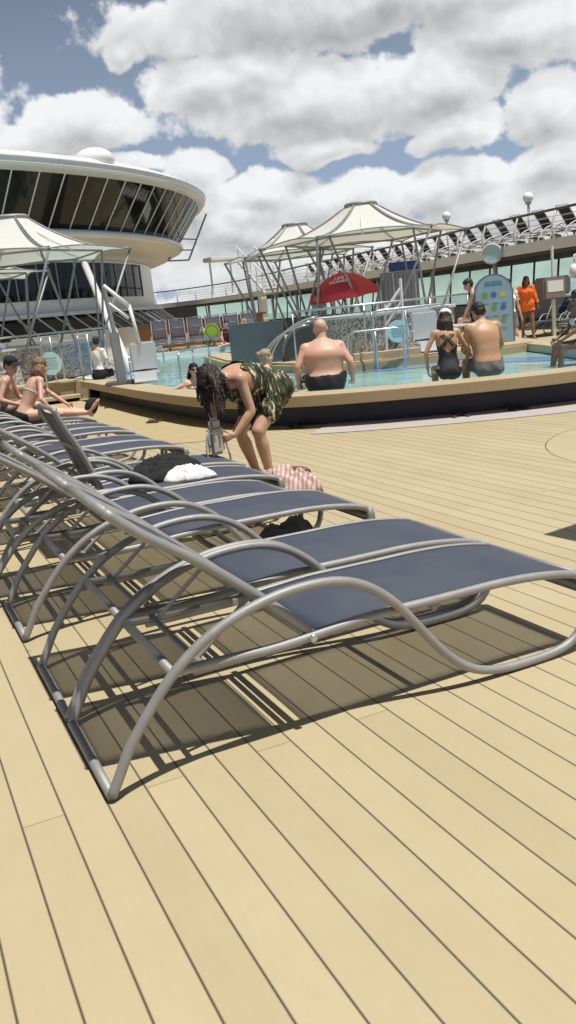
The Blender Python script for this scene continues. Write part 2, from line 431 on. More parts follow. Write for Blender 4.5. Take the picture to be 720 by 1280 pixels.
def tag(o, label=None, cat=None, group=None, kind=None):
    if label: o['label'] = label
    if cat: o['category'] = cat
    if group: o['group'] = group
    if kind: o['kind'] = kind
    return o

def thing(name, label, cat, loc=(0, 0, 0), rotz=0., group=None):
    o = bpy.data.objects.new(name, None); COL.objects.link(o); o.empty_display_size = .1
    o.location = loc; o.rotation_euler = (0, 0, rotz)
    return tag(o, label, cat, group)

def copy_tree(o, parent=None):
    c = o.copy(); COL.objects.link(c)
    if parent is not None: c.parent = parent
    for ch in list(o.children): copy_tree(ch, c)
    return c

def spline(pts, n=6, closed=False):
    """Catmull-Rom through points (any dimension)"""
    P = [np.array(p, float) for p in pts]; m = len(P); out = []
    seg = m if closed else m - 1
    for i in range(seg):
        p1, p2 = P[i], P[(i + 1) % m]
        p0 = P[i - 1] if (i > 0 or closed) else 2 * p1 - p2
        p3 = P[(i + 2) % m] if (i + 2 < m or closed) else 2 * p2 - p1
        for k in range(n):
            t = k / n
            out.append(.5 * ((2 * p1) + (-p0 + p2) * t + (2 * p0 - 5 * p1 + 4 * p2 - p3) * t * t + (-p0 + 3 * p1 - 3 * p2 + p3) * t ** 3))
    if not closed: out.append(P[-1])
    return [tuple(float(x) for x in q) for q in out]

def offset(poly, d, closed=False):
    """offset a 2-D polyline to its left by d"""
    P = [np.array(p[:2], float) for p in poly]; m = len(P); out = []
    for i in range(m):
        a = P[(i - 1) % m] if (i > 0 or closed) else P[i]
        b = P[(i + 1) % m] if (i < m - 1 or closed) else P[i]
        t = b - a; t = t / (np.linalg.norm(t) + 1e-9)
        out.append((float(P[i][0] - t[1] * d), float(P[i][1] + t[0] * d)))
    return out

def text_obj(body, name, m, size, M4, parent=None, italic=0., bold=0.):
    cu = bpy.data.curves.new(name, 'FONT'); cu.body = body; cu.size = size; cu.align_x = 'CENTER'; cu.align_y = 'CENTER'
    cu.shear = italic; cu.offset = bold; cu.extrude = .001; cu.space_line = .9
    t = bpy.data.objects.new(name, cu); COL.objects.link(t)
    dg = bpy.context.evaluated_depsgraph_get()
    me = bpy.data.meshes.new_from_object(t.evaluated_get(dg))
    bpy.data.objects.remove(t)
    me.materials.clear(); me.materials.append(m)
    o = bpy.data.objects.new(name, me); COL.objects.link(o)
    if parent is not None: o.parent = parent
    o.matrix_local = M4
    return o

ORD = ['first', 'second', 'third', 'fourth', 'fifth', 'sixth', 'seventh', 'eighth', 'ninth', 'tenth', 'eleventh', 'twelfth',
       'thirteenth', 'fourteenth', 'fifteenth', 'sixteenth', 'seventeenth', 'eighteenth', 'nineteenth', 'twentieth', 'twenty-first',
       'twenty-second', 'twenty-third', 'twenty-fourth']
F0 = math.radians(-24.077)      # heading of the camera; people facing away from it use this
# ------------------------------------------------------------------ people
def Rx(a): return Matrix.Rotation(a, 3, 'X')
def Ry(a): return Matrix.Rotation(a, 3, 'Y')
def Rz(a): return Matrix.Rotation(a, 3, 'Z')

def ik(a, t, l1, l2, pole):
    a, t = Vector(a), Vector(t); d = t - a; L = min(d.length, (l1 + l2) * .999); dn = d.normalized()
    x = (l1 * l1 - l2 * l2 + L * L) / (2 * L); h = math.sqrt(max(0, l1 * l1 - x * x))
    p = Vector(pole); p = p - dn * p.dot(dn); p = p.normalized() if p.length > 1e-6 else Vector((0, 0, 1))
    return a + dn * x + p * h, a + dn * L

def remesh(mb, name, vox, m, parent, smooth_it=4, disp=None):
    o = mb.build(name, m)
    r = o.modifiers.new('r', 'REMESH'); r.mode = 'VOXEL'; r.voxel_size = vox
    sm = o.modifiers.new('s', 'SMOOTH'); sm.factor = .5; sm.iterations = smooth_it
    if disp:
        tx = bpy.data.textures.new(name, 'CLOUDS'); tx.noise_scale = disp[1]
        dm = o.modifiers.new('d', 'DISPLACE'); dm.texture = tx; dm.strength = disp[0]; dm.mid_level = .5
    dg = bpy.context.evaluated_depsgraph_get()
    me = bpy.data.meshes.new_from_object(o.evaluated_get(dg))
    o.modifiers.clear(); old = o.data; o.data = me; bpy.data.meshes.remove(old)
    me.polygons.foreach_set('use_smooth', [True] * len(me.polygons))
    if parent is not None: o.parent = parent
    return o

def seg_d(V, a, b):
    a, b = np.array(a), np.array(b); ab = b - a; L2 = max(ab @ ab, 1e-9)
    t = np.clip(((V - a) @ ab) / L2, 0, 1)
    return np.linalg.norm(V - (a + t[:, None] * ab), axis=1), t

def person(label, loc, rotz, height=1.7, sex='f', sk='skin_fair', lean=0., lean2=None, side=0., hip=None, fat=1., belly=0.,
           hands=None, feet=None, poles=None, head=(0, 0), curl=(.5, .5), palm=None, vox=.011, shoulder=None, twist=0., glasses=False,
           hair=None, hairlen=0., clothes=(), cat='person', hunch=0., handdir=None, toes=None, group=None, neckf=0., hang=None, bun=False,
           face=True, necklace=False, hs=1., shz=.292, arm=.6):
    """hands/feet: (left, right) targets for wrists/ankles in the person's frame (x right, y forward, z up, origin on the ground below the hips)"""
    S = height / 1.7
    root = thing('person', label, cat, loc, rotz, group)
    P = Vector(hip or (0, 0, .90)) * 1.
    if lean2 is None: lean2 = lean
    A = Rz(0) @ Ry(side) @ Rx(-lean); Cc = Rz(twist) @ Ry(side) @ Rx(-lean2)
    sw = (shoulder or (.185 if sex == 'm' else .158)) * S
    r_, u1, f1 = A @ Vector((1, 0, 0)), A @ Vector((0, 0, 1)), A @ Vector((0, 1, 0))
    rc, u2, f2 = Cc @ Vector((1, 0, 0)), Cc @ Vector((0, 0, 1)), Cc @ Vector((0, 1, 0))
    W = P + u1 * .20 * S
    NB = W + u2 * .345 * S + f2 * hunch
    SH = [W + u2 * shz * S + f2 * hunch * .6 + rc * sw * q for q in (-1, 1)]
    hw = (.088 if sex == 'm' else .092) * S * (fat ** .5)
    HP = [P + r_ * hw * q for q in (-1, 1)]
    hy, hp = head
    HR = Rz(hy) @ Rx(-hp)
    nd = (u2 * .6 + (HR @ Vector((0, 0, 1))) * .5).normalized()
    HC = NB + nd * .050 * S + (HR @ Vector((0, .022, .098))) * S + f2 * neckf
    b = MB(); k = S; F = fat
    # torso
    hipw = (.150 if sex == 'm' else .163) * k
    if sex == 'm':
        SEC = [(0, -.125, .060, .060, -.025), (0, -.09, .135, .098, -.022), (0, -.02, .166, .116, -.014), (0, .06, .160, .110, -.004), (0, .13, .148, .100, .002), (1, -.02, .147, .100, .004), (1, .05, .154, .107, .004),
               (1, .12, .166, .115, .0), (1, .20, .172, .112, -.008), (1, .265, .160, .090, -.016), (1, .305, .115, .072, -.018), (1, .345, .058, .052, -.012)]
    else:
        SEC = [(0, -.125, .060, .060, -.025), (0, -.09, .140, .100, -.022), (0, -.02, .172, .118, -.016), (0, .05, .160, .108, -.006), (0, .13, .128, .090, .004), (1, -.02, .118, .084, .006), (1, .05, .126, .092, .006),
               (1, .12, .137, .102, .002), (1, .20, .140, .098, -.008), (1, .265, .132, .080, -.016), (1, .305, .095, .066, -.018), (1, .345, .050, .046, -.012)]
    secs = []
    for fr, z, hw_, hd_, fo in SEC:
        zz = z if fr == 0 else .20 + z
        big = F ** (1.25 if .02 < zz < .38 else .95 if zz < .46 else .55)
        o_ = (P + u1 * z * k + f1 * fo * k) if fr == 0 else (W + u2 * z * k + f2 * fo * k + f2 * hunch * max(0, z) / .3)
        bl = (belly * .075 * max(0, 1 - abs(zz - .14) / .22)) if belly else 0
        ax = (r_ if fr == 0 else rc); fy = (f1 if fr == 0 else f2)
        secs.append(tuple(o_ + fy * bl * .9 * k) + tuple(ax * hw_ * big * k) + tuple(fy * (hd_ * big + bl * .6) * k))
    rings = []
    for q in spline(secs, 3):
        o_, ax, ay = Vector(q[:3]), Vector(q[3:6]), Vector(q[6:9])
        ring = []
        for i in range(28):
            t_ = 2 * PI * i / 28; c_, s_ = math.cos(t_), math.sin(t_)
            ring.append(o_ + ax * math.copysign(abs(c_) ** .86, c_) + ay * math.copysign(abs(s_) ** .86, s_))
        rings.append(ring)
    n_ = len(rings); vs = [v for r__ in rings for v in r__]
    b.add(vs, [(i * 28 + j, i * 28 + (j + 1) % 28, (i + 1) * 28 + (j + 1) % 28, (i + 1) * 28 + j) for i in range(n_ - 1) for j in range(28)] + [tuple(range(27, -1, -1)), tuple((n_ - 1) * 28 + j for j in range(28))])
    for q in (0, 1):
        sgn = -1 if q == 0 else 1
        b.capsule(NB - u2 * .045 * k, SH[q] + u2 * .004, .052 * k * (F ** .4), .054 * k * (F ** .4)); b.capsule(NB + u2 * .01 * k - f2 * .012, SH[q].lerp(NB, .45), .042 * k * (F ** .4), .044 * k * (F ** .4))
        b.ell(P + r_ * sgn * .075 * k * F - f1 * .052 * k - u1 * .048 * k, (.084 * k * F, .082 * k, .088 * k), A)
        if sex == 'f': b.ell(W + u2 * .165 * k + f2 * .092 * k * F + rc * sgn * .068 * k, (.060 * k, .055 * k, .062 * k), Cc)
        else: b.ell(W + u2 * .19 * k + f2 * .070 * k * F + rc * sgn * .078 * k * F, (.080 * k, .042 * k, .065 * k), Cc)
    b.capsule(NB - u2 * .05 * k, HC + HR @ Vector((0, -.02, -.05)) * k, .056 * k * (F ** .5), .050 * k * (F ** .5))
    # head
    K0 = k; k = k * hs
    def hp_(x, y, z): return HC + HR @ Vector((x * K0 * hs, y * K0 * hs, z * K0 * hs))
    fw = .95 if sex == 'f' else 1.0
    b.ell(hp_(0, -.012, .035), (.075 * k * fw, .095 * k, .082 * k), HR, 18, 12)
    b.ell(hp_(0, .018, -.028), (.064 * k * fw, .072 * k, .085 * k), HR)
    b.ell(hp_(0, .055, -.088), (.030 * k, .028 * k, .026 * k), HR)
    b.capsule(hp_(-.03, .062, .022), hp_(.03, .062, .022), .018 * k, .018 * k)
    b.capsule(hp_(0, .086, .012), hp_(0, .108, -.026), .009 * k, .014 * k)
    for q in (-1, 1):
        b.ell(hp_(q * .076 * fw, -.008, -.005), (.010 * k, .019 * k, .031 * k), HR @ Rz(q * .35))
        b.ell(hp_(q * .038, .055, -.035), (.024 * k, .026 * k, .024 * k), HR)
    b.capsule(hp_(-.018, .083, -.060), hp_(.018, .083, -.060), .011 * k, .011 * k)
    k = K0
    # arms
    l1, l2 = .285 * k, .25 * k
    J = {}
    hands = hands or ((-.26, .03, .86), (.26, .03, .86))
    poles = poles or {}
    for q, nm in ((0, 'L'), (1, 'R')):
        sgn = -1 if q == 0 else 1
        el, wr = ik(SH[q], hands[q], l1, l2, poles.get('arm' + nm, (sgn * .5, -1, -.3)))
        fa = F ** arm
        b.capsule(SH[q], el, (.050 if sex == 'm' else .043) * k * fa, (.036 if sex == 'm' else .033) * k * fa)
        b.ell(SH[q] + (el - SH[q]) * .06, tuple([(.058 if sex == 'm' else .048) * k * fa] * 3))
        mid = el + (wr - el) * .3
        b.capsule(el, mid, .034 * k * fa, (.038 if sex == 'm' else .034) * k * fa); b.capsule(mid, wr, (.037 if sex == 'm' else .033) * k * fa, .024 * k)
        hd = Vector(handdir[q]).normalized() if handdir and handdir[q] else (wr - el).normalized()
        pn = Vector(palm[q]) if palm and palm[q] else Vector((-sgn, 0, 0))
        pn = (pn - hd * pn.dot(hd)); pn = pn.normalized() if pn.length > 1e-4 else hd.orthogonal().normalized()
        sd = hd.cross(pn).normalized()          # across the palm
        thumb = sd if (sd.dot(Vector((0, 1, .4))) > 0) else -sd
        if palm and len(palm) > 2: thumb = sd * palm[2][q]
        for w_ in (-.026, -.009, .009, .026):
            b.capsule(wr, wr + hd * .085 * k + sd * w_ * k, .016 * k, .0125 * k, 8)
        c0 = curl[q]
        for w_, fl in ((-.030, .062), (-.0105, .080), (.0105, .086), (.030, .074)):
            w2 = w_ if thumb.dot(sd) > 0 else -w_
            p = wr + hd * .088 * k + sd * w2 * k; dirv = hd.copy(); rr = .0092 * k
            for s_, (fr_, ang) in enumerate(((.45, c0 * .7), (.32, c0 * 1.1), (.23, c0 * .8))):
                ax = hd.cross(pn)
                dirv = Matrix.Rotation(ang, 3, ax) @ dirv
                p2 = p + dirv * fl * fr_ * k * 1.05; b.capsule(p, p2, rr, rr * .92, 8); p = p2; rr *= .92
        t0 = wr + hd * .030 * k + thumb * .024 * k
        t1 = t0 + (thumb * .62 + hd * .62 + pn * .35).normalized() * .042 * k
        t2 = t1 + (thumb * .2 + hd * .85 + pn * (.3 + c0)).normalized() * .034 * k
        b.capsule(wr + hd * .012 * k, t0, .016 * k, .015 * k, 8); b.capsule(t0, t1, .0125 * k, .0115 * k, 8); b.capsule(t1, t2, .011 * k, .0095 * k, 8)
        J['SH' + nm], J['EL' + nm], J['WR' + nm] = SH[q], el, wr
    # legs
    l1, l2 = .43 * k, .42 * k
    feet = feet or ((-.1, 0, .075), (.1, 0, .075))
    for q, nm in ((0, 'L'), (1, 'R')):
        sgn = -1 if q == 0 else 1
        kn, an = ik(HP[q], feet[q], l1, l2, poles.get('leg' + nm, (sgn * .1, 1, 0)))
        fl = F ** .5
        b.capsule(HP[q], kn, (.084 if sex == 'm' else .088) * k * fl, .054 * k * fl)
        b.ell(kn, (.056 * k * fl,) * 3)
        sh = kn + (an - kn) * .32; back = ((kn - HP[q]).normalized() - (an - kn).normalized())
        back = back.normalized() * .012 * k if back.length > 1e-3 else Vector((0, -.012, 0))
        b.capsule(kn, sh - back * .5, .050 * k, .054 * k * fl); b.capsule(sh - back * .5, an, .053 * k * fl, .034 * k)
        td = Vector(toes[q]).normalized() if toes and toes[q] else Vector((sgn * .15, 1, -.12)).normalized()
        sdn = (an - kn).normalized()
        heel = an + sdn * .04 * k - td * .03 * k
        ball = an + sdn * .045 * k + td * .13 * k
        b.capsule(an, heel, .036 * k, .034 * k); b.capsule(an + td * .02 * k, ball, .036 * k, .024 * k)
        across = td.cross(sdn).normalized()
        for w_ in (-.028, -.012, .004, .018, .032):
            b.capsule(ball + across * w_ * k - td * .02, ball + across * w_ * k + td * .05 * k, .017 * k, .011 * k, 8)
        J['HP' + nm], J['KN' + nm], J['AN' + nm] = HP[q], kn, an
    body = remesh(b, 'body', vox, M[sk], root, 2)
    J.update(P=P, W=W, NB=NB, HC=HC, HR=HR, A=A, C=Cc, k=k, root=root, u1=u1, u2=u2, f1=f1, f2=f2, rc=rc)
    me = body.data; n = len(me.vertices)
    V = np.empty(n * 3); me.vertices.foreach_get('co', V); V = V.reshape(-1, 3)
    NV = np.array([v.normal[:] for v in me.vertices])
    segs = [('torso', P, W), ('torso2', W, NB - u2 * .05), ('head', HC, HC)] + [(a + s, J[x + s], J[y + s]) for s in 'LR' for a, x, y in
            (('uarm', 'SH', 'EL'), ('farm', 'EL', 'WR'), ('thigh', 'HP', 'KN'), ('shin', 'KN', 'AN'))]
    rad = dict(torso=.14, torso2=.13, head=.10, uarm=.05, farm=.038, thigh=.085, shin=.05)
    D = []; T = []
    for nm, a, c in segs:
        d, t = seg_d(V, a, c); D.append(d - rad[nm.rstrip('LR')] * k); T.append(t)
    # hands and feet count with the last bone
    D = np.array(D); T = np.array(T); near = D.argmin(0)
    names = [s[0] for s in segs]
    info = dict(bone=np.array([names[i] for i in near]), t=T[near, np.arange(n)],
                pel=((V - np.array(P)) @ np.array(A)) / k, chs=((V - np.array(W)) @ np.array(Cc)) / k,
                hd=((V - np.array(HC)) @ np.array(HR)) / k, V=V, k=k)
    J['info'] = info
    bn = info['bone']; wt = np.zeros(n)
    for key, w_ in (('torso', .55), ('torso2', .55), ('head', .06), ('uarm', .45), ('farm', .12), ('thigh', .5), ('shin', .25)): wt[np.char.startswith(bn, key)] = w_
    wt[(np.char.startswith(bn, 'farm')) & (info['t'] > .93)] = .02; wt[(np.char.startswith(bn, 'shin')) & (info['t'] > .95)] = .04
    E_ = np.array([e.vertices[:] for e in me.edges]); deg = np.bincount(E_.ravel(), minlength=n)[:, None].astype(float)
    for _ in range(2):
        acc_w = wt.copy(); np.add.at(acc_w, E_[:, 0], wt[E_[:, 1]]); np.add.at(acc_w, E_[:, 1], wt[E_[:, 0]]); wt = acc_w / (deg[:, 0] + 1)
    for _ in range(int(14 * (.011 / vox))):
        S_ = np.zeros((n, 3)); 
        for c_ in range(3):
            S_[:, c_] = np.bincount(E_[:, 0], V[E_[:, 1], c_], n) + np.bincount(E_[:, 1], V[E_[:, 0], c_], n)
        V = V + wt[:, None] * (S_ / deg - V)
    me.vertices.foreach_set('co', V.ravel()); me.update()
    NV = np.array([v.normal[:] for v in me.vertices])
    info.update(pel=((V - np.array(P)) @ np.array(A)) / k, chs=((V - np.array(W)) @ np.array(Cc)) / k, hd=((V - np.array(HC)) @ np.array(HR)) / k, V=V)
    faces = [tuple(p.vertices) for p in me.polygons]
    def cover(mask, off, name, m, disp=0.):
        ok = np.asarray(mask)
        fs = [f for f in faces if all(ok[i] for i in f)]
        if not fs: return None
        used = sorted({i for f in fs for i in f}); mp = {v: i for i, v in enumerate(used)}
        o_ = off if np.isscalar(off) else off[used][:, None]
        X = V[used] + NV[used] * o_
        if disp: X = X + NV[used] * (disp * np.sin(V[used][:, 0:1] * 37 + V[used][:, 2:3] * 23) * np.cos(V[used][:, 1:2] * 41))
        g = MB(); g.add([tuple(p) for p in X], [tuple(mp[i] for i in f) for f in fs])
        return g.build(name, m, root, smooth=True)
    J['cover'] = cover
    h = info['hd']
    # face
    if face:
        if glasses:
            g = MB()
            for q in (-1, 1):
                g.ell(hp_(q * .034, .083, .016), (.028 * k, .010 * k, .021 * k), HR @ Rz(-q * .25))
                g.tube([hp_(q * .060, .074, .020), hp_(q * .081, .01, .016)], .0035 * k, 6)
            g.tube([hp_(-.012, .094, .02), hp_(.012, .094, .02)], .004 * k, 6)
            g.build('sunglasses', M['lens'], root, smooth=True)
        else:
            for q in (-1, 1):
                MB().ell(hp_(q * .031, .078, .008), (.013 * k, .008 * k, .007 * k), HR, 10, 8).build('eye', M['eye'], root, smooth=True)
        MB().ell(hp_(0, .0925, -.058), (.022 * k, .006 * k, .009 * k), HR, 10, 8).build('mouth', M['lip'], root, smooth=True)
    if hair:
        x, y, z = h[:, 0], h[:, 1], h[:, 2]
        m_ = (np.linalg.norm(h, axis=1) < .16) & ((z > .062 - np.clip(y, -.2, .2) * -.25) | ((y < .012) & (z > -.085 + (y > -.03) * .06))) & ~((np.abs(x) > .064) & (y > -.03) & (z < .035) & (z > -.04) & (hairlen < .02))
        hb = MB()
        hb.ell(hp_(0, -.018, .042), (.083 * k, .099 * k, .084 * k), HR)
        hb.ell(hp_(0, -.045, .0), (.078 * k, .068 * k, .088 * k if hairlen > .05 else .072 * k), HR)
        hb.ell(hp_(0, .03, .085), (.055 * k, .05 * k, .030 * k), HR)
        if bun: hb.ell(hp_(0, -.115, .055), (.042 * k, .04 * k, .042 * k), HR)
        if hairlen > 0:
            dn = Vector(hang).normalized() if hang else Vector((0, 0, -1))
            rnd = random.Random(int(hairlen * 1000) + len(label))
            for i in range(11):
                a = -1.5 + 3.0 * i / 10
                s0 = hp_(.072 * math.sin(a), -.04 - .045 * math.cos(a), -.01)
                s1 = hp_(.090 * math.sin(a), -.05 - .055 * math.cos(a), -.075) if not hang else s0 + dn * .09
                L = hairlen * rnd.uniform(.7, 1.05)
                s2 = s1 + dn * L * .55 + Vector((rnd.uniform(-.02, .02), rnd.uniform(-.02, .02), 0))
                s3 = s2 + dn * L * .45 + Vector((rnd.uniform(-.02, .02), rnd.uniform(-.02, .02), 0))
                hb.capsule(s0, s1, .024 * k, .023 * k, 8); hb.capsule(s1, s2, .023 * k, .018 * k, 8); hb.capsule(s2, s3, .018 * k, .006 * k, 8)
        remesh(hb, 'hair', max(.008, vox * .85), M[hair], root, 2, (.016, .025))
    if necklace:
        pts = [NB + rc * (.075 * k * math.cos(t)) + f2 * (.075 * k * math.sin(t)) - u2 * (.045 - .02 * math.sin(t)) * k for t in np.linspace(0, 2 * PI, 20)[:-1]]
        MB().tube(pts, .004, 6, closed=True).build('necklace', M['brown'], root, smooth=True)
    for fn in clothes: fn(J)
    return J

# clothing pieces (each returns a function of the person's joints)
def briefs(m, lo=.07, hi=.06, name='swim_briefs', off=.007, thigh=.16):
    def f(J):
        I = J['info']; z = I['pel'][:, 2]; b = I['bone']
        ok = (np.isin(b, ['torso', 'torso2']) & (z < hi)) | ((np.char.startswith(b, 'thigh')) & (I['t'] < thigh) & (z < hi))
        J['cover'](ok, off, name, M[m])
    return f
def shorts(m, hi=.09, thigh=.62, off=.016, name='swim_shorts', disp=.006):
    def f(J):
        I = J['info']; z = I['pel'][:, 2]; b = I['bone']
        ok = (np.isin(b, ['torso', 'torso2']) & (z < hi)) | ((np.char.startswith(b, 'thigh')) & (I['t'] < thigh) & (z < hi + .05))
        J['cover'](ok, off + I['t'] * .012, name, M[m], disp)
    return f
def bikini(m, name='bikini_top'):
    def f(J):
        I = J['info']; c = I['chs']; b = I['bone']
        front = (c[:, 1] > .02) & (np.abs(c[:, 2] - .165) < .052) & (np.abs(c[:, 0]) < .14)
        band = (np.abs(c[:, 2] - .135) < .014) & (np.abs(c[:, 0]) < .2)
        ok = np.char.startswith(b, 'torso') & (front | band)
        J['cover'](ok, .006, name, M[m])
    return f
def onepiece(m, low_back=.12, name='swimsuit', straps=True):
    def f(J):
        I = J['info']; c = I['chs']; p = I['pel']; b = I['bone']
        tor = np.char.startswith(b, 'torso')
        backz = low_back - .10 + np.abs(c[:, 0]) * .75
        top = np.where(c[:, 1] > 0, .215, backz)
        ok = (tor & (c[:, 2] < top)) | (np.char.startswith(b, 'thigh') & (I['t'] < .10) & (p[:, 2] < .02))
        J['cover'](ok, .007, name, M[m])
        if straps:
            W, u, r, fv, k = J['W'], J['u2'], J['rc'], J['f2'], J['k']
            g = MB()
            def bp(x, z): return W + r * x * k + u * z * k - fv * (.118 - abs(x) * .18 - max(0, z - .18) * .18) * k
            for s in (-1, 1):
                for x0, x1 in ((.10, -.10), (.075, -.07), (.05, -.125)):
                    g.tube([bp(s * x0, .275 - x0 * .25), bp(s * (x0 + x1) * .5, .17), bp(s * x1, .075)], .0065, 6)
            g.build('back_strap', M[m], J['root'], smooth=True)
    return f
def shirt(m, lo=-.02, sleeve=.55, name='shirt', off=.014, disp=.006, low=None, thigh=0., neck=.30):
    def f(J):
        I = J['info']; b = I['bone']; p = I['pel']; c = I['chs']
        ok = (np.char.startswith(b, 'torso') & (p[:, 2] > lo) & (c[:, 2] < neck)) | (np.char.startswith(b, 'uarm') & (I['t'] < min(1., sleeve) + .001))
        if sleeve > 1: ok |= np.char.startswith(b, 'farm') & (I['t'] < sleeve - 1)
        if thigh: ok |= np.char.startswith(b, 'thigh') & (I['t'] < thigh)
        J['cover'](ok, off, name, M[m], disp)
    return f
def cap(m, brim=True, fwd=1, name='cap', peak=None):
    def f(J):
        HC, HR, k = J['HC'], J['HR'], J['k']; g = MB()
        g.ell(HC + HR @ Vector((0, -.008, .074)) * k, (.088 * k, .104 * k, .066 * k), HR)
        if brim: g.ell(HC + HR @ Vector((0, .12 * fwd, .055)) * k, (.072 * k, .075 * k, .010 * k), HR @ Rx(-.15 * fwd))
        g.build(name, M[m], J['root'], smooth=True)
    return f
# ------------------------------------------------------------------ sun loungers
# local frame: x along the lounger from the rear foot to the front, y across (0 near rail .. LW far rail), z up
LW = .625
ARM = spline([(0, .022), (.03, .075), (.085, .175), (.17, .285), (.255, .378), (.36, .458), (.48, .516), (.61, .552), (.735, .566), (.86, .560),
              (.96, .530), (1.05, .475), (1.13, .400), (1.195, .320), (1.262, .235), (1.345, .140), (1.45, .064), (1.57, .030), (1.72, .022), (1.86, .028),
              (1.95, .055), (2.005, .11), (2.03, .19), (2.045, .31)], 3)
RAIL = spline([(.262, .375), (.36, .370), (.51, .365), (.66, .361), (.886, .374), (1.05, .382), (1.21, .379), (1.39, .376), (1.58, .374),
               (1.735, .365), (1.857, .350), (1.96, .331), (2.02, .312), (2.06, .278), (2.065, .24)], 3)
BACK = [(.775, .384), (.623, .535), (.413, .716), (.235, .845), (.12, .945)]

def make_lounger(label, tube='tube', raise_back=0., sling='sling', back_len=1.):
    root = thing('sun_lounger', label, 'sun lounger')
    fr = MB()
    for y, s in ((0., -1), (LW, 1)):
        fr.tube([(x, y + s * .012 * math.sin(min(1, x / 1.3) * PI), z) for x, z in ARM], .018, 12)
    for y in (.004, LW - .004): fr.tube([(x, y + (.018 if y < .1 else -.018) * (1 if .1 < x < 2. else .6), z) for x, z in RAIL], .0175, 12)
    fr.tube([(0, 0, .022), (0, LW, .022)], .018, 12)
    fr.tube([(2.045, .0, .30), (2.045, LW, .30)], .0165, 10)
    fr.tube([(2.064, .018, .245), (2.064, LW - .018, .245)], .0165, 10)
    frame = fr.build('frame', M[tube], root, smooth=True)
    MB().tube([(.262, .0, .372), (.262, LW, .372)], .017, 10).build('rear_crossbar', M[tube], root, smooth=True)
    for x_, z_ in ((.775, .365), (1.30, .352)): MB().tube([(x_, .02, z_), (x_, LW - .02, z_)], .015, 10).build('seat_crossbar', M[tube], root, smooth=True)
    # seat sling
    xs = [p for p in RAIL if .80 < p[0]]
    G = []
    for x, z in xs:
        row = []
        for j in range(9):
            t = j / 8; sag = (.014 + .006 * math.sin(x * 9) + .004 * math.sin(x * 23 + 1)) * math.sin(PI * t)
            row.append((x, .022 + (LW - .044) * t, z + .012 - sag))
        G.append(row)
    G.append([(xs[-1][0] - .012, q[1], xs[-1][1] - .02) for q in G[-1]])
    seat = MB().grid(G).build('seat_sling', M[sling], root, smooth=True)
    so = seat.modifiers.new('s', 'SOLIDIFY'); so.thickness = .004
    # backrest, turned about its pivot
    px, pz = BACK[0]; c, s = math.cos(-raise_back), math.sin(-raise_back)
    def turn(p):
        dx, dz = (p[0] - px) * back_len, (p[1] - pz) * back_len
        return (px + dx * c - dz * s, pz + dx * s + dz * c)
    B2 = spline([turn(p) for p in BACK], 5)
    tip = B2[-1]
    bf = MB()
    a = [(x, .034, z) for x, z in B2]; bq = [(x, LW - .034, z) for x, z in B2]
    bf.tube(a, .018, 12); bf.tube(bq, .018, 12)
    mid = B2[len(B2) // 2]
    for q in (B2[1], mid): bf.tube([(q[0], .034, q[1] - .012), (q[0], LW - .034, q[1] - .012)], .013, 10)
    bf.tube([(tip[0] + .01, .034, tip[1] - .008), (tip[0] + .01, LW - .034, tip[1] - .008)], .017, 10)
    bfo = bf.build('back_frame', M[tube], root, smooth=True)
    G = [[(x, .05 + (LW - .10) * j / 8, z + .008 - .012 * math.sin(PI * j / 8)) for j in range(9)] for x, z in B2[2:-2]]
    bk = MB().grid(G).build('back_sling', M[sling], bfo, smooth=True)
    so = bk.modifiers.new('s', 'SOLIDIFY'); so.thickness = .004
    for y in (-.004, LW + .004): MB().ell((.775, y, .368), (.016, .010, .016), None, 10, 8).build('pivot_bolt', M['steel'], root, smooth=True)
    # folding prop under the back
    at = B2[int(len(B2) * .32)]; ft = (.365, .375) if raise_back < .2 else (.50, .37)
    pr = MB()
    for y in (.075, LW - .075): pr.tube([(at[0], y, at[1] - .02), (ft[0], y, ft[1])], .0095, 8)
    pr.tube([(ft[0], .02, ft[1]), (ft[0], LW - .02, ft[1])], .0115, 8)
    for y in (.03, LW - .03): pr.box(((ft[0] + .17), y, .352), (.40, .022, .018))
    pr.build('back_prop', M[tube], root, smooth=False)
    for y in (0, LW): MB().tube([(1.62, y, .008), (1.72, y, .008)], .012, 8).build('foot_pad', M['rubber'], frame)
    for y in (.12, LW - .12): MB().tube([(-.004, y - .03, .006), (-.004, y + .03, .006)], .012, 8).build('foot_pad', M['rubber'], frame)
    return root

ROW = [(2.615, 0), (3.300, 0), (4.375, 0), (5.035, -.13), (5.70, .03), (6.44, .08), (7.89, .05), (8.55, .02), (9.65, .06), (10.31, .03), (11.40, .05), (12.06, .02), (13.15, .05), (13.82, .0)]
RLAB = ['nearest grey sun lounger of the deck row, its whole arched side frame open to view',
        'second sun lounger from the near end, pressed against the far side of the nearest one',
        'third sun lounger from the near end, with dark bags on the deck under its foot',
        'fourth sun lounger from the near end, between the bag-shaded one and the towel-laden one',
        'sun lounger with its backrest raised almost upright, black and white cloths on its seat',
        'sixth sun lounger from the near end, just behind the one with the raised backrest',
        'seventh sun lounger from the near end, first behind the raised-back pair',
        'eighth sun lounger from the near end, second behind the raised-back pair',
        'ninth sun lounger from the near end, third behind the raised-back pair',
        'tenth sun lounger from the near end, just in front of the seated sunbather',
        'sun lounger that the brown-haired sunbather in black bottoms sits on',
        'sun lounger just behind the sunbather, next to the person in the black cap',
        'last but one sun lounger at the far end of the deck row',
        'last sun lounger at the far end of the deck row']
proto = make_lounger('prototype'); proto_up = make_lounger('prototype raised', raise_back=math.radians(28), back_len=.80)
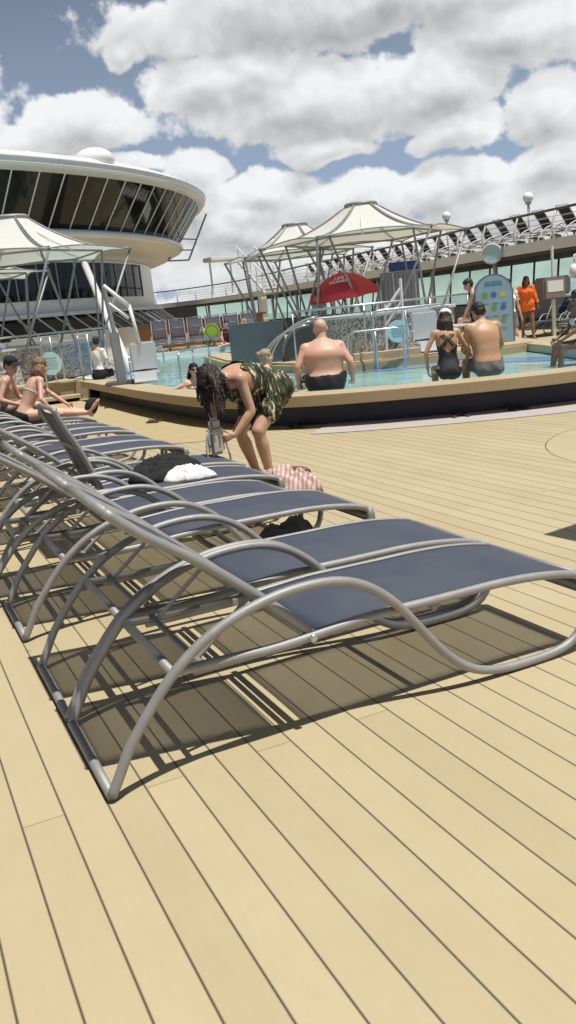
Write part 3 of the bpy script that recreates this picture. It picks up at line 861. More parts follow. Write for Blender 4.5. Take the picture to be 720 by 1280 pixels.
for i, (b_, a_) in enumerate(ROW):
    src = proto_up if i == 4 else proto
    o = src if i in (0, 4) else copy_tree(src)
    o.location = (.44 + a_, b_, 0); o['label'] = RLAB[i]; o['group'] = 'sun loungers in the row on the pool deck'

# things lying about
from mathutils import noise as mnoise
def cloth_lump(name, m, mlabel, cat, loc, rx, ry, rz, seed, rot=0., n=64, fold=1.):
    """a heap of cloth: a mound broken into ridged folds"""
    P = []; so_ = Vector((seed * 7.3, seed * 3.1, 0))
    for i in range(n + 1):
        row = []
        for j in range(n + 1):
            u, v = -1 + 2 * i / n, -1 + 2 * j / n
            r = math.sqrt(u * u + v * v) + 1e-6; k = max(abs(u), abs(v)) / r
            x, y = u * k, v * k; rr = math.sqrt(x * x + y * y); a = math.atan2(y, x)
            e = 1 + .22 * mnoise.noise(Vector((math.cos(a) * 1.3, math.sin(a) * 1.3, seed))) + .10 * mnoise.noise(Vector((math.cos(a) * 4, math.sin(a) * 4, seed + 9)))
            w = Vector((x * 1.1, y * 1.1, 0)) + so_
            w = w + .55 * Vector((mnoise.noise(w * 1.3), mnoise.noise(w * 1.3 + Vector((5, 0, 0))), 0))
            ridge = 1 - abs(mnoise.noise(Vector((w.x * 3.4 + w.y * 1.2, w.y * 1.1, seed)))) * 2.2
            ridge2 = 1 - abs(mnoise.noise(Vector((w.x * 2.0, w.y * 6.0 - w.x * 2, seed + 3)))) * 2.0
            big = .5 + .9 * mnoise.noise(w * 1.1 + Vector((2, 2, 2)))
            h = max(0, 1 - rr ** 2.6) ** .55
            row.append((x * rx * e, y * ry * e, max(.006, rz * h * (.55 + .45 * big + fold * (.24 * ridge + .14 * ridge2)) + .006)))
        P.append(row)
    g = MB().grid(P); o = g.build(name, m, None, smooth=True, loc=loc, rotz=rot)
    so = o.modifiers.new('s', 'SOLIDIFY'); so.thickness = .005; so.offset = -1
    return tag(o, mlabel, cat)
cloth_lump('black_garment', M['black'], 'black garment heaped on the seat of the raised-back sun lounger', 'clothes', (1.80, 6.16, .375), .30, .20, .155, 3, .15)
cloth_lump('white_towel', M['whitecloth'], 'crumpled white towel lying beside the black garment on the sun lounger', 'towel', (1.90, 5.93, .378), .20, .12, .08, 5, -.2)
cloth_lump('dark_bag', M['black'], 'dark bag on the deck under the third sun lounger', 'bag', (2.13, 4.84, .004), .26, .17, .18, 8, .3)
cloth_lump('tan_beach_bag', M['bag'], 'tan beach bag on the deck under the third sun lounger, beside the dark bag', 'bag', (1.80, 4.72, .004), .20, .15, .14, 11, .1)
def m_stripe():
    m, nt, b = new_mat('striped_pink_towel')
    tc = N(nt, 'ShaderNodeTexCoord'); wv = N(nt, 'ShaderNodeTexWave', Scale=9., Distortion=.6); nt.links.new(tc.outputs['Object'], wv.inputs['Vector'])
    c = mix_rgb(nt, wv.outputs['Fac'], (.40, .25, .22), (.66, .50, .46)); nt.links.new(c, b.inputs['Base Color']); b.inputs['Roughness'].default_value = .95
    return m
cloth_lump('striped_towel', m_stripe(), 'pink striped towel bundle on the deck at the bending woman\'s feet', 'towel', (2.86, 6.50, .004), .36, .15, .20, 21, -.65)
shoe = thing('brown_shoe', 'brown shoe lying on top of the pink towel bundle', 'shoe', (2.99, 6.44, .15), .9)
MB().ell((0, 0, .03), (.045, .125, .05)).build('shoe_upper', M['brown'], shoe, smooth=True)
MB().prism([(.04 * math.cos(t) * (1.05 if math.sin(t) > 0 else .85), .13 * math.sin(t)) for t in np.linspace(0, 2 * PI, 20)[:-1]], -.035, -.012).build('sole', M['rubber'], shoe)

def sandal_pair(lab, loc, rot, m, name='flip_flop', n=2):
    for s in range(n):
        r = thing(name, lab[s], 'flip flop', (loc[0] + (.13 * math.cos(rot) if s else 0), loc[1] + (.13 * math.sin(rot) if s else 0), loc[2]), rot + (.25 if s else -.1), lab[2])
        MB().prism([(.045 * math.cos(t) * (1.05 if math.sin(t) > 0 else .8), .13 * math.sin(t)) for t in np.linspace(0, 2 * PI, 18)[:-1]], 0, .022).build('sole', m, r)
        MB().tube([(-.04, -.01, .02), (-.012, .05, .055), (0, .08, .022), (.012, .05, .055), (.04, -.01, .02)], .007, 6).build('strap', M['rubber'], r, smooth=True)
sandal_pair(('left one of the brown flip flops on the grey mat below the couple', 'right one of the brown flip flops on the grey mat below the couple', 'brown flip flops on the grey mat'), (6.28, 8.80, .010), -.5, M['brown'])
sandal_pair(('left one of the dark flip flops near the right end of the grey mat', 'right one of the dark flip flops near the right end of the grey mat', 'dark flip flops on the grey mat'), (6.95, 8.52, .010), -.2, M['rubber'])
sandal_pair(('left one of the black flip flops under the bald man by the navy wall', 'right one of the black flip flops under the bald man by the navy wall', 'black flip flops by the navy wall'), (4.68, 10.12, .010), -.6, M['rubber'])
sandal_pair(('left one of the flip flops on the tan mat below the pool lift', 'right one of the flip flops on the tan mat below the pool lift', 'flip flops on the tan mat'), (3.70, 13.0, .009), .6, M['brown'])
# ------------------------------------------------------------------ ground, pool
def slab(name, poly, z0, z1, m, kind='structure', parent=None):
    o = MB().prism(poly, z0, z1).build(name, m, parent)
    if kind: o['kind'] = kind
    return o
dk = MB().add([(-24, -12, 0), (30, -12, 0), (30, 75, 0), (-24, 75, 0)], [(0, 1, 2, 3)]).build('deck_floor', M['deck']); dk['kind'] = 'structure'
se = MB().add([(-6000, -6000, -24), (6000, -6000, -24), (6000, 6000, -24), (-6000, 6000, -24)], [(0, 1, 2, 3)]).build('sea', M['sea']); se['kind'] = 'structure'

NEAR = [(4.02, 19.3), (3.96, 16), (3.93, 13.9), (3.99, 11.8), (4.22, 10.65), (4.62, 10.0), (5.22, 9.4), (6.0, 8.86), (6.8, 8.42), (7.6, 8.13), (8.4, 7.98), (9.1, 8.1), (9.65, 8.6),
        (10.05, 9.6), (10.5, 10.7), (11.1, 11.9), (11.6, 13.2), (12.1, 14.4)]
outer = spline(NEAR, 6)                         # outer edge of the wooden coping
inner = offset(outer, .52)
wall_o = offset(outer, .38)
pool = thing('swimming_pool_surround', 'raised swimming pool surround with a wooden coping and navy wall', 'pool')
def band(poly_a, poly_b, z0, z1):
    """solid strip between two polylines"""
    g = MB(); n = len(poly_a)
    vs = [(p[0], p[1], z) for z in (z0, z1) for q in (poly_a, poly_b) for p in q]
    A0, B0, A1, B1 = 0, n, 2 * n, 3 * n; fs = []
    for i in range(n - 1):
        fs += [(A0 + i, A0 + i + 1, B0 + i + 1, B0 + i), (A1 + i, B1 + i, B1 + i + 1, A1 + i + 1), (A0 + i, A1 + i, A1 + i + 1, A0 + i + 1), (B0 + i, B0 + i + 1, B1 + i + 1, B1 + i)]
    fs += [(A0, B0, B1, A1), (A0 + n - 1, A1 + n - 1, B1 + n - 1, B0 + n - 1)]
    return g.add(vs, fs)
band(outer, inner, .285, .42).build('coping', M['copingtop'], pool, ang=.6)
band(wall_o, offset(outer, .515), .0, .284).build('pool_wall', M['navy'], pool, ang=.6)
rim = offset(outer, .012)
band(offset(outer, -.006), offset(outer, .02), .292, .412).build('coping_edge', M['coping'], pool, ang=.6)
# far-end coping and the straight left side beyond the steps
FARC = spline([(4.3, 19.3), (4.3, 24), (4.6, 28), (6.2, 30.3), (9.1, 30.7), (12.1, 29.3), (13.6, 27), (13.6, 22)], 5)
band(FARC, offset(FARC, -.5), .2, .42).build('far_coping', M['plastic'], pool, ang=.6)
wpoly = inner + [(13.4, 15), (13.4, 29), (9.5, 30.4), (5, 29), (4.35, 25), (4.35, 19.4)]
w = MB().add([(x, y, .27) for x, y in wpoly], [tuple(range(len(wpoly)))]).build('pool_water', M['water']); w['kind'] = 'structure'
led = spline([(7.35, 13.75), (8.1, 13.1), (8.9, 12.45), (9.5, 11.5), (9.75, 10.4), (9.6, 9.6)], 4)
ledo = spline([(7.35, 13.95), (8.7, 13.35), (9.8, 12.7), (10.2, 11.9), (10.3, 10.9), (10.0, 9.9)], 4)
lg = MB().grid([[(p[0], p[1], .275), (q[0], q[1], .275)] for p, q in zip(led, ledo)]).build('pool_ledge', M['ledge']); lg['kind'] = 'structure'
led2 = MB().grid([[(p[0], p[1], .276) for p in ((4.5 + .1 * i, 19 + i * 1.2), (5.3 + .2 * i, 19 + i * 1.2))] for i in range(8)]).build('pool_ledge', M['ledge']); led2['kind'] = 'structure'
# island with the second whirlpool
isl = thing('whirlpool_island', 'raised island in the pool with mosaic walls and wooden steps', 'whirlpool')
ISL = [(7.45, 13.95), (8.75, 13.45), (9.9, 12.95), (11.2, 12.9), (12.4, 14.8), (13.3, 18), (13.3, 22), (11, 24.5), (8.6, 24), (7.6, 20), (7.3, 16.5)]
MB().prism(ISL, .0, .40).build('platform', M['coping'], isl)
MB().prism(offset(ISL, .12, True), .401, .44).build('platform_floor', M['copingtop'], isl)
MB().box((8.85, 13.62, .36), (1.9, .38, .12), Rz(-.42)).build('step', M['copingtop'], isl)
MB().box((8.55, 13.98, .50), (1.2, .36, .12), Rz(-.42)).build('step', M['copingtop'], isl)
def mosaic_tub(cx, cy, R, z0, z1, label, n=28):
    t = thing('whirlpool', label, 'whirlpool', (cx, cy, 0))
    MB().lathe([(R - .25, z0), (R, z0), (R, z1), (R - .25, z1), (R - .25, z0)], n=n).build('tub_wall', M['mosaic'], t, ang=.6)
    MB().lathe([(R - .32, z1 + .002), (R + .05, z1 + .002), (R + .05, z1 + .055), (R - .32, z1 + .055), (R - .32, z1 + .002)], n=n).build('tub_rim', M['plastic'], t, ang=.6)
    w_ = MB().lathe([(0, z1 - .12), (R - .26, z1 - .12)], n=n).build('tub_water', M['water'], t)
    return t
mosaic_tub(9.9, 16.25, 1.5, .41, 1.18, 'round mosaic-tiled whirlpool on the pool island in front of the middle canopy')
# curb platform on the left
lp = thing('whirlpool_platform', 'wooden stepped platform below the left mosaic whirlpool', 'platform')
MB().prism([(-8, 19.75), (4.29, 19.75), (4.29, 27), (-8, 27)], .0, .40).build('platform', M['coping'], lp)
MB().prism([(-8, 19.70), (4.02, 19.70), (4.02, 27), (-8, 27)], .401, .44).build('platform_floor', M['copingtop'], lp)
MB().box((1.0, 19.42, .115), (6.0, .5, .06)).build('tread', M['copingtop'], lp)
MB().box((1.0, 19.60, .05), (6.0, .1, .09)).build('riser', M['navy'], lp)
mosaic_tub(2.2, 23.9, 3.45, .44, 1.20, 'round mosaic-tiled whirlpool on the left platform under the left canopy', 40)
# mats
MATL = [p for p in outer if 4.2 < p[1] < 11.0 or p[1] < 11]
i0 = min(range(len(outer)), key=lambda i: abs(outer[i][0] - 4.9) + (0 if outer[i][1] < 12 else 9)); i1 = min(range(len(outer)), key=lambda i: abs(outer[i][0] - 9.0) + abs(outer[i][1] - 8))
seg = offset(outer, .37)[i0:i1]
mt = band(seg, offset(seg, -.82), .003, .009).build('pool_mat', M['mat']); tag(mt, 'long grey non-slip mat along the navy pool wall on the right', 'mat')
j1 = min(range(len(outer)), key=lambda i: abs(outer[i][1] - 10.3) + abs(outer[i][0] - 4.3))
seg = offset(outer, .42)[0:j1]
mt = band(seg, [(2.75 + .0 * p[0], min(p[1], 19.2)) if p[1] > 11.2 else (2.75 + (11.2 - p[1]) * 1.2, p[1] - .35) for p in seg], .003, .008).build('pool_mat', M['tanmat'])
tag(mt, 'tan non-slip mat on the deck beside the left side of the pool', 'mat')

# ------------------------------------------------------------------ rails round the whirlpools
def loop_rail(pts, label, r=.021, m='steel', mids=(), name='handrail', cat='handrail', group=None):
    """pts: list of (x,y,z) path of the tube, posts included"""
    t = thing(name, label, cat, group=group)
    MB().tube(spline(pts, 5) if len(pts) > 4 and False else pts, r, 8).build('rail_tube', M[m], t, smooth=True)
    for q in mids: MB().tube(q, r * .8, 8).build('rail_post', M[m], t, smooth=True)
    return t
def arch(p, q, z0, z1, rc=.14):
    """an inverted U from p to q (2-D) with round corners"""
    p, q = Vector(p), Vector(q); d = (q - p).normalized(); pts = [(p.x, p.y, z0), (p.x, p.y, z1 - rc)]
    for a in (22, 45, 67, 90):
        a = math.radians(a); o = p + d * rc * (1 - math.cos(a)); pts.append((o.x, o.y, z1 - rc + rc * math.sin(a)))
    for a in (90, 67, 45, 22, 0):
        a = math.radians(a); o = q - d * rc * (1 - math.cos(a)); pts.append((o.x, o.y, z1 - rc + rc * math.sin(a)))
    pts.append((q.x, q.y, z0)); return pts
loop_rail(arch((3.35, 19.55), (3.95, 20.6), .12, 1.42), 'left inverted-U steel handrail beside the left mosaic whirlpool steps', mids=[[(3.65, 20.05, .44), (3.65, 20.05, 1.42)]])
loop_rail(arch((4.12, 19.4), (5.0, 21.8), .42, 1.40), 'right inverted-U steel handrail beside the left mosaic whirlpool steps', mids=[[(4.6, 20.6, .42), (4.6, 20.6, 1.39)]])
loop_rail([(-3.5, 21.2, 1.50), (0, 20.35, 1.50), (2.4, 20.25, 1.50), (4.4, 21.2, 1.5), (5.6, 23, 1.5)], 'long steel rail above the rim of the left mosaic whirlpool',
          mids=[[(x, y, .44), (x, y, 1.5)] for x, y in ((-3.5, 21.2), (-1.5, 20.78), (.5, 20.33), (2.4, 20.25), (5.6, 23))])
loop_rail(arch((8.05, 13.55), (8.45, 14.5), .30, 1.30), 'short inverted-U steel handrail running back over the wooden steps of the island')
loop_rail(arch((8.0, 13.45), (9.35, 13.15), .30, 1.30), 'wide inverted-U steel handrail on the island, behind the woman in the white cap', mids=[[(8.6, 13.32, .44), (8.6, 13.32, 1.3)]])
loop_rail(arch((7.55, 13.6), (8.45, 13.2), .1, .98), 'low inverted-U steel handrail in the water before the mosaic island wall', mids=[[(8.0, 13.4, .2), (8.0, 13.4, .98)]])
loop_rail([(7.4, 15.4, 1.42), (8.6, 14.75, 1.42), (10, 14.6, 1.42), (11.2, 15, 1.42)], 'long steel rail above the rim of the island whirlpool', mids=[[(x, y, .44), (x, y, 1.42)] for x, y in ((7.4, 15.4), (8.6, 14.75), (10, 14.6), (11.2, 15))])
loop_rail(arch((4.9, 15.0), (6.0, 16.4), .1, .95), 'inverted-U steel handrail in the left water behind the bending woman', mids=[[(5.4, 15.65, .2), (5.4, 15.65, .95)]])
loop_rail(arch((4.6, 17.2), (6.3, 20.4), .1, .92), 'inverted-U steel handrail in the left water behind the pool lift', mids=[[(5.4, 18.7, .2), (5.4, 18.7, .92)]])
# water feature
wf = thing('water_feature', 'blue-grey tiled waterfall wall with a dark round arch in the pool', 'water feature')
MB().box((7.35, 17.1, .72), (1.15, .25, 1.12), Rz(-.4)).build('tiled_panel', M['slab'], wf)
g = MB(); cx, cy = 8.25, 16.3; d = Vector((math.cos(-.4), math.sin(-.4)))
pol = [(.62 * math.cos(t), .62 * math.sin(t)) for t in np.linspace(0, PI, 18)]
pts = [(-.62, -.4)] + pol[::-1] + [(.62, -.4)]
vs = [(cx + d.x * p[0], cy + d.y * p[0], .52 + p[1]) for p in pts] + [(cx + d.x * p[0] - d.y * .3, cy + d.y * p[0] + d.x * .3, .52 + p[1]) for p in pts]
n = len(pts); g.add(vs, [tuple(range(n)), tuple(range(2 * n - 1, n - 1, -1))] + [(i, n + i, n + (i + 1) % n, (i + 1) % n) for i in range(n)])
g.build('round_panel', M['slab'], wf)
MB().tube([(cx + d.x * .66 * math.cos(t) + d.y * .06, cy + d.y * .66 * math.cos(t) - d.x * .06, .50 + .66 * math.sin(t)) for t in np.linspace(PI * .98, .02, 20)], .045, 8).build('arch_pipe', M['greybox'], wf, smooth=True)
for k_ in range(3):
    MB().tube([(cx - d.x * (.95 + k_ * .10) + d.x * 1.1 * t ** 1.5 - .1, cy - d.y * (.95 + k_ * .1) + d.y * 1.1 * t ** 1.5 - .2, .25 + (1.02 - k_ * .07) * math.sin(t * PI / 2) ** .8) for t in np.linspace(0, 1, 12)], .022, 8).build('curved_rail', M['steel'], wf, smooth=True)

# ------------------------------------------------------------------ sign discs
def disc_sign(loc, rot, label, R=.29):
    t = thing('round_sign', label, 'sign', loc, rot)
    MB().lathe([(0, -.012), (R, -.012), (R, .012), (0, .012)], n=40).build('disc', M['disc'], t)
    t.children[0].rotation_euler.x = PI / 2
    g = MB()
    rnd = random.Random(4)
    for i, y in enumerate((.13, .06, .0, -.06, -.12)):
        x = -.19 + abs(y) * .4
        while x < .17 - abs(y) * .4:
            w_ = rnd.uniform(.015, .06); g.box((x + w_ / 2, -.0145, y), (w_, .003, .020 if i else .034)); x += w_ + .014
    g.v = [(x * R / .29, y, z * R / .29) for x, y, z in g.v]; g.build('printed_lines', M['disctext'], t)
    return t
disc_sign((3.5, 19.62, .86), F0 * .6, 'round pale aqua sign in front of the left mosaic whirlpool', .25)
disc_sign((8.60, 13.60, .90), F0, 'round pale aqua sign in front of the mosaic wall on the pool island', .20)

# ------------------------------------------------------------------ canopies
def canopy(loc, rot, R, zh, ze, label, hub=.32, base=0., struts=True):
    t = thing('shade_canopy', label, 'canopy', loc, rot, 'white tensile canopies over the whirlpools')
    n = 6; K = 14; Tn = 12; P = []
    for i in range(n * K + 1):
        a = 2 * PI * i / (n * K); f = (i % K) / K; s = 4 * f * (1 - f)
        chord = math.cos(PI / n) / math.cos(((a + PI / n * 0) % (2 * PI / n)) - PI / n)
        Re = R * chord * (1 - .075 * s); zE = ze + .10 * s
        row = []
        for j in range(Tn + 1):
            u = j / Tn; r = hub + (Re - hub) * u
            row.append((r * math.cos(a), r * math.sin(a), zE + (zh - zE) * (1 - u) ** 1.9 - .05 * s * math.sin(PI * u)))
        P.append(row)
    MB().grid(P).build('canopy_fabric', M['canopy'], t, smooth=True)
    g = MB()
    for k_ in range(n):
        a = 2 * PI * k_ / n
        for da in (-.035, .035):
            g.tube([((hub + (R - hub) * u) * math.cos(a + da * (1 - u)), (hub + (R - hub) * u) * math.sin(a + da * (1 - u)), ze + (zh - ze) * (1 - u) ** 1.9 + .022) for u in np.linspace(0, 1, 12)], .017, 6)
    g.build('ridge_rib', M['darksteel'], t, smooth=True)
    hb = MB().lathe([(hub * .2, zh + .06), (hub + .03, zh + .06), (hub + .05, zh + .0), (hub + .02, zh - .05)], n=24)
    hb.build('hub_cap', M['canopy'], t, smooth=False)
    MB().tube([((hub + .04) * math.cos(q), (hub + .04) * math.sin(q), zh + .015) for q in np.linspace(0, 2 * PI, 25)[:-1]], .03, 8, closed=True).build('hub_ring', M['darksteel'], t, smooth=True)
    rim_ = MB(); 
    for k_ in range(n):
        a0, a1 = 2 * PI * k_ / n, 2 * PI * (k_ + 1) / n; pts = []
        for q in range(K + 1): pts.append(P[k_ * K + q][-1])
        rim_.tube([(x, y, z - .012) for x, y, z in pts], .016, 6)
    rr = R * .74
    rim_.tube([(rr * math.cos(2 * PI * q / n), rr * math.sin(2 * PI * q / n), ze + .02) for q in range(n)], .024, 8, closed=True)
    rim_.build('edge_frame', M['darksteel'], t, smooth=True)
    zb = base - loc[2]
    for k_ in range(n):
        a = 2 * PI * k_ / n; top = (rr * math.cos(a), rr * math.sin(a), ze + .02); tip = (R * .985 * math.cos(a), R * .985 * math.sin(a), ze - .01)
        for s in (-1, 1):
            a2 = a + s * PI / n * .95; b_ = (R * .62 * math.cos(a2), R * .62 * math.sin(a2), zb)
            MB().tube([tip if s < 0 else top, b_], .027, 8).build('strut', M['darksteel'], t, smooth=True)
    for k_ in range(3):
        a = 2 * PI * k_ / 3 + .4
        MB().tube([(.2 * math.cos(a), .2 * math.sin(a), zh - .1), (rr * .98 * math.cos(a), rr * .98 * math.sin(a), ze)], .02, 8).build('inner_brace', M['whitetube'], t, smooth=True)
    return t
canopy((11.25, 19.05, 0), .628 - PI / 3, 2.55, 3.72, 2.93, 'big white canopy in the middle, right behind the red umbrella', base=.42, hub=.33)
canopy((11.33, 22.87, 0), .40, 2.15, 3.72, 2.90, 'smaller-looking white canopy peeking out behind the middle one on its left', base=.42, hub=.30)
canopy((3.60, 22.3, 0), .62, 2.75, 4.22, 3.27, 'white canopy at the left edge over the left mosaic whirlpool', base=.44, hub=.36)
canopy((2.60, 26.2, 0), .62, 2.5, 4.0, 3.15, 'white canopy half hidden behind the left one', base=.44, hub=.30)
st = MB().tube([(6.85, 29.4, 3.55), (6.0, 22.4, .3)], .11, 14).build('white_support_strut', M['whitetube'], None, smooth=True); tag(st, 'thick white slanting strut behind the left canopies', 'strut')

# ------------------------------------------------------------------ upper deck
EDGE = [(19.7, 8), (19.9, 14), (20.2, 21.5), (20.5, 26), (21.3, 31), (22.0, 39), (22.4, 46), (23.4, 53), (23.7, 58), (22.6, 63), (20.1, 66.4), (15, 69), (9, 70)]
edge = spline(EDGE, 5)
ZU, ZF = 2.40, 2.74
ud = thing('upper_deck', 'upper deck with a pale fascia running round the pool area', 'deck'); 
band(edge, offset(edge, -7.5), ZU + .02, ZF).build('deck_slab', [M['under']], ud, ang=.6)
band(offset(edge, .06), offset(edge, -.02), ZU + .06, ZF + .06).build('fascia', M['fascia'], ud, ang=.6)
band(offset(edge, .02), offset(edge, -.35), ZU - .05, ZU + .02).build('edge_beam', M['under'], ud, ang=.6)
band(offset(edge, -.36), offset(edge, -7.4), ZF + .001, ZF + .02).build('deck_top', M['deckedge'], ud, ang=.6)
# railing
def arclen(P):
    L = [0.]
    for p, q in zip(P, P[1:]): L.append(L[-1] + math.dist(p[:2], q[:2]))
    return L
def along(P, step, start=0.):
    L = arclen(P); out = []; s = start
    while s < L[-1]:
        i = max(k_ for k_ in range(len(L)) if L[k_] <= s); i = min(i, len(P) - 2)
        t = (s - L[i]) / (L[i + 1] - L[i]); p, q = P[i], P[i + 1]; d = Vector((q[0] - p[0], q[1] - p[1])).normalized()
        out.append(((p[0] + (q[0] - p[0]) * t, p[1] + (q[1] - p[1]) * t), d)); s += step
    return out
rl = thing('upper_railing', 'long white railing with a dark top rail along the upper deck', 'railing')
re = offset(edge, -.04)
MB().tube([(p[0], p[1], 3.68) for p in re], .042, 8).build('top_rail', M['railwood'], rl, smooth=True)
for z in (2.95, 3.12, 3.29, 3.47):
    MB().tube([(p[0], p[1], z) for p in offset(re, .03)], .011, 6).build('wire', M['whitetube'], rl, smooth=True)
for (p, d) in along(re, 1.95, .7):
    nrm = Vector((-d.y, d.x))
    pts = []
    for t in np.linspace(0, 1, 7):
        o_ = .16 * math.sin(PI * t) + .06 * (1 - t)
        pts.append((p[0] + nrm.x * o_, p[1] + nrm.y * o_, 2.62 + 1.05 * t))
    MB().tube(pts, [.05 - .018 * t for t in np.linspace(0, 1, 7)], 8).build('rail_post', M['whitetube'], rl, smooth=True)
# loungers on the upper deck
up0 = make_lounger('prototype white', tube='whitetube', raise_back=math.radians(16), sling='darksling')
ups = along(offset(edge, -.55), 1.27, 8.4)[:24]
for i, (p, d) in enumerate(ups):
    o = up0 if i == 0 else copy_tree(up0)
    o.location = (p[0], p[1], ZF + .02); o.rotation_euler.z = math.atan2(d.y, d.x) + PI + 1.62 + random.uniform(-.06, .06)
    o['label'] = '%s white-framed dark lounger from the right on the upper deck behind the railing' % ORD[i]; o['group'] = 'loungers on the upper deck'
# far wall under the upper deck: wind screens
wl = thing('wind_screen', 'long wall of aqua tinted glass panels under the upper deck', 'wind screen')
wpath = offset(edge, -5.2)
band(wpath, offset(wpath, -.15), .0, .72).build('dado', M['white'], wl, ang=.6)
band(offset(wpath, .05), offset(wpath, -.2), .72, .80).build('sill', M['railwood'], wl, ang=.6)
gp_ = MB().grid([[(p[0], p[1], .80), (q[0], q[1], 2.42)] for p, q in zip(offset(wpath, -.05), offset(wpath, -.45))]).build('glass', M['aquaglass'], wl)
for (p, d) in along(wpath, 1.75, .4):
    nrm = Vector((-d.y, d.x))
    a = Vector((p[0], p[1], .8)) - Vector((nrm.x, nrm.y, 0)) * .03; b_ = Vector((p[0], p[1], 2.42)) - Vector((nrm.x, nrm.y, 0)) * .43 + Vector((d.x, d.y, 0)) * .35
    MB().tube([a, b_], .045, 6).build('mullion', M['darksteel'], gp_, smooth=True)
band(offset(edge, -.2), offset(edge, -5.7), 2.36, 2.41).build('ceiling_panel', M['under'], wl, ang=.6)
for i, (p, d) in enumerate(along(offset(edge, -.55), 5.2, 3.)):
    t = thing('deck_column', '%s slim grey column from the right under the upper deck' % ORD[i], 'column', (p[0], p[1], 0), 0, 'columns under the upper deck')
    MB().tube([(0, 0, 0), (0, 0, ZU)], .085, 12).build('shaft', M['fascia'], t, smooth=True)
    MB().box((0, 0, .03), (.28, .28, .06)).build('base_plate', M['fascia'], t)
# globe lamps, floodlight, hanging things
for i, (x, y, z, lab) in enumerate(((22.41, 26.13, 4.49, 'white globe lamp on a pole above the upper railing, the nearer one at right'), (23.86, 33.15, 4.71, 'white globe lamp above the right tip of the middle canopy'))):
    t = thing('globe_lamp', lab, 'lamp', (x, y, ZF), 0, 'globe lamps of the upper deck')
    MB().tube([(0, 0, 0), (0, 0, z - ZF - .15)], .045, 8).build('pole', M['whitetube'], t, smooth=True)
    MB().ell((0, 0, z - ZF), (.19, .19, .19), None, 20, 14).build('globe', M['globe'], t, smooth=True)
    MB().lathe([(.10, -.23), (.12, -.17), (.06, -.15)], (0, 0, z - ZF)).build('collar', M['steel'], t)
t = thing('floodlight', 'round white floodlight on a bracket at the upper deck edge', 'floodlight', (20.1, 25.4, 2.62), F0 - .3)
MB().lathe([(0, -.16), (.26, -.12), (.34, .0), (.36, .10), (.30, .12), (.29, .07), (0, .07)], n=32).build('housing', M['plastic'], t, ang=.5).rotation_euler.x = PI / 2
MB().lathe([(0, .085), (.285, .085)], n=32).build('glass_face', M['disc'], t).rotation_euler.x = PI / 2
MB().tube([(-.40, 0, 0), (-.40, .25, 0), (.40, .25, 0), (.40, 0, 0)], .03, 6).build('yoke', M['whitetube'], t)
t = thing('monitor_box', 'grey monitor box hanging under the upper deck at the right', 'monitor', (17.2, 19.3, 1.30), F0 + .3)
MB().box((0, 0, 0), (.70, .5, .60), bev=.04).build('housing', M['monitor'], t)
MB().box((.42, .1, .06), (.34, .5, .5), bev=.05).build('side_unit', M['greybox'], t)
MB().tube([(.1, 0, .3), (.1, 0, 1.12)], .04, 8).build('hanger', M['fascia'], t)
MB().box((0, -.253, .05), (.5, .01, .3)).build('grille', M['fascia'], t)
MB().tube([(.1, 0, -.3), (.1, 0, -1.30)], .06, 8).build('stand', M['fascia'], t)
t = thing('bulkhead_lamp', 'white bulkhead lamp hanging under the deck edge at the right border', 'lamp', (18.75, 20.0, 1.72))
MB().lathe([(0, -.22), (.10, -.20), (.15, -.08), (.14, .08), (.08, .17), (0, .18)], n=20).build('globe', M['globe'], t, smooth=True)
MB().tube([(0, 0, .15), (0, 0, .42), (.5, .2, .5), (1.35, .2, .72)], .03, 8).build('arm', M['whitetube'], t, smooth=True)
# grey panel and navy sign behind the middle canopy
t = thing('equipment_screen', 'dark grey equipment screen standing behind the middle canopy', 'screen', (14.2, 22.2, 0), F0)
MB().box((0, 0, 1.35), (1.05, .5, 1.7), bev=.02).build('panel', M['greybox'], t)
for s in (-.45, .45): MB().box((s, 0, .25), (.08, .3, .5)).build('leg', M['darksteel'], t)
for k_ in range(9): MB().box((-.44 + k_ * .11, -.257, 1.35), (.02, .014, 1.6)).build('rib', M['darksteel'], t)
t = thing('navy_sign', 'navy blue sign board above the dark grey equipment screen', 'sign', (13.6, 21.0, 2.30), F0)
MB().box((0, 0, 0), (.80, .06, .24)).build('board', M['navysign'], t)
for s in (-.3, .3): MB().tube([(s, 0.05, -.1), (s, .05, -2.3)], .025, 6).build('post', M['steel'], t)
# white stair and slide tower on the far bend
t = thing('white_stair', 'white stair with railings at the far bend of the upper deck', 'stair', (17.6, 38.5, 2.2), .2)
for k_ in range(9): MB().box((.0, k_ * .22, .15 + k_ * .18), (1.0, .24, .05)).build('tread', M['white'], t)
for s in (-.5, .5):
    MB().tube([(s, -.1, .1), (s, 1.9, 1.72)], .05, 6).build('stringer', M['white'], t)
    MB().tube([(s, -.1, 1.0), (s, 1.9, 2.4), (s, 2.6, 2.45)], .035, 6).build('stair_rail', M['whitetube'], t)
    for k_ in range(5): MB().tube([(s, k_ * .45, .2 + k_ * .37), (s, k_ * .45, 1.05 + k_ * .33)], .02, 6).build('baluster', M['whitetube'], t)
MB().box((-1.3, 2.2, 1.9), (1.5, .8, .22), bev=.05).build('landing', M['white'], t)
for x_ in (-1.9, -.75): MB().tube([(x_, 2.2, 1.8), (x_, 2.2, .3)], .05, 8).build('landing_post', M['white'], t)
MB().box((.0, .9, -1.1), (.3, .3, 2.2)).build('pillar', M['white'], t)

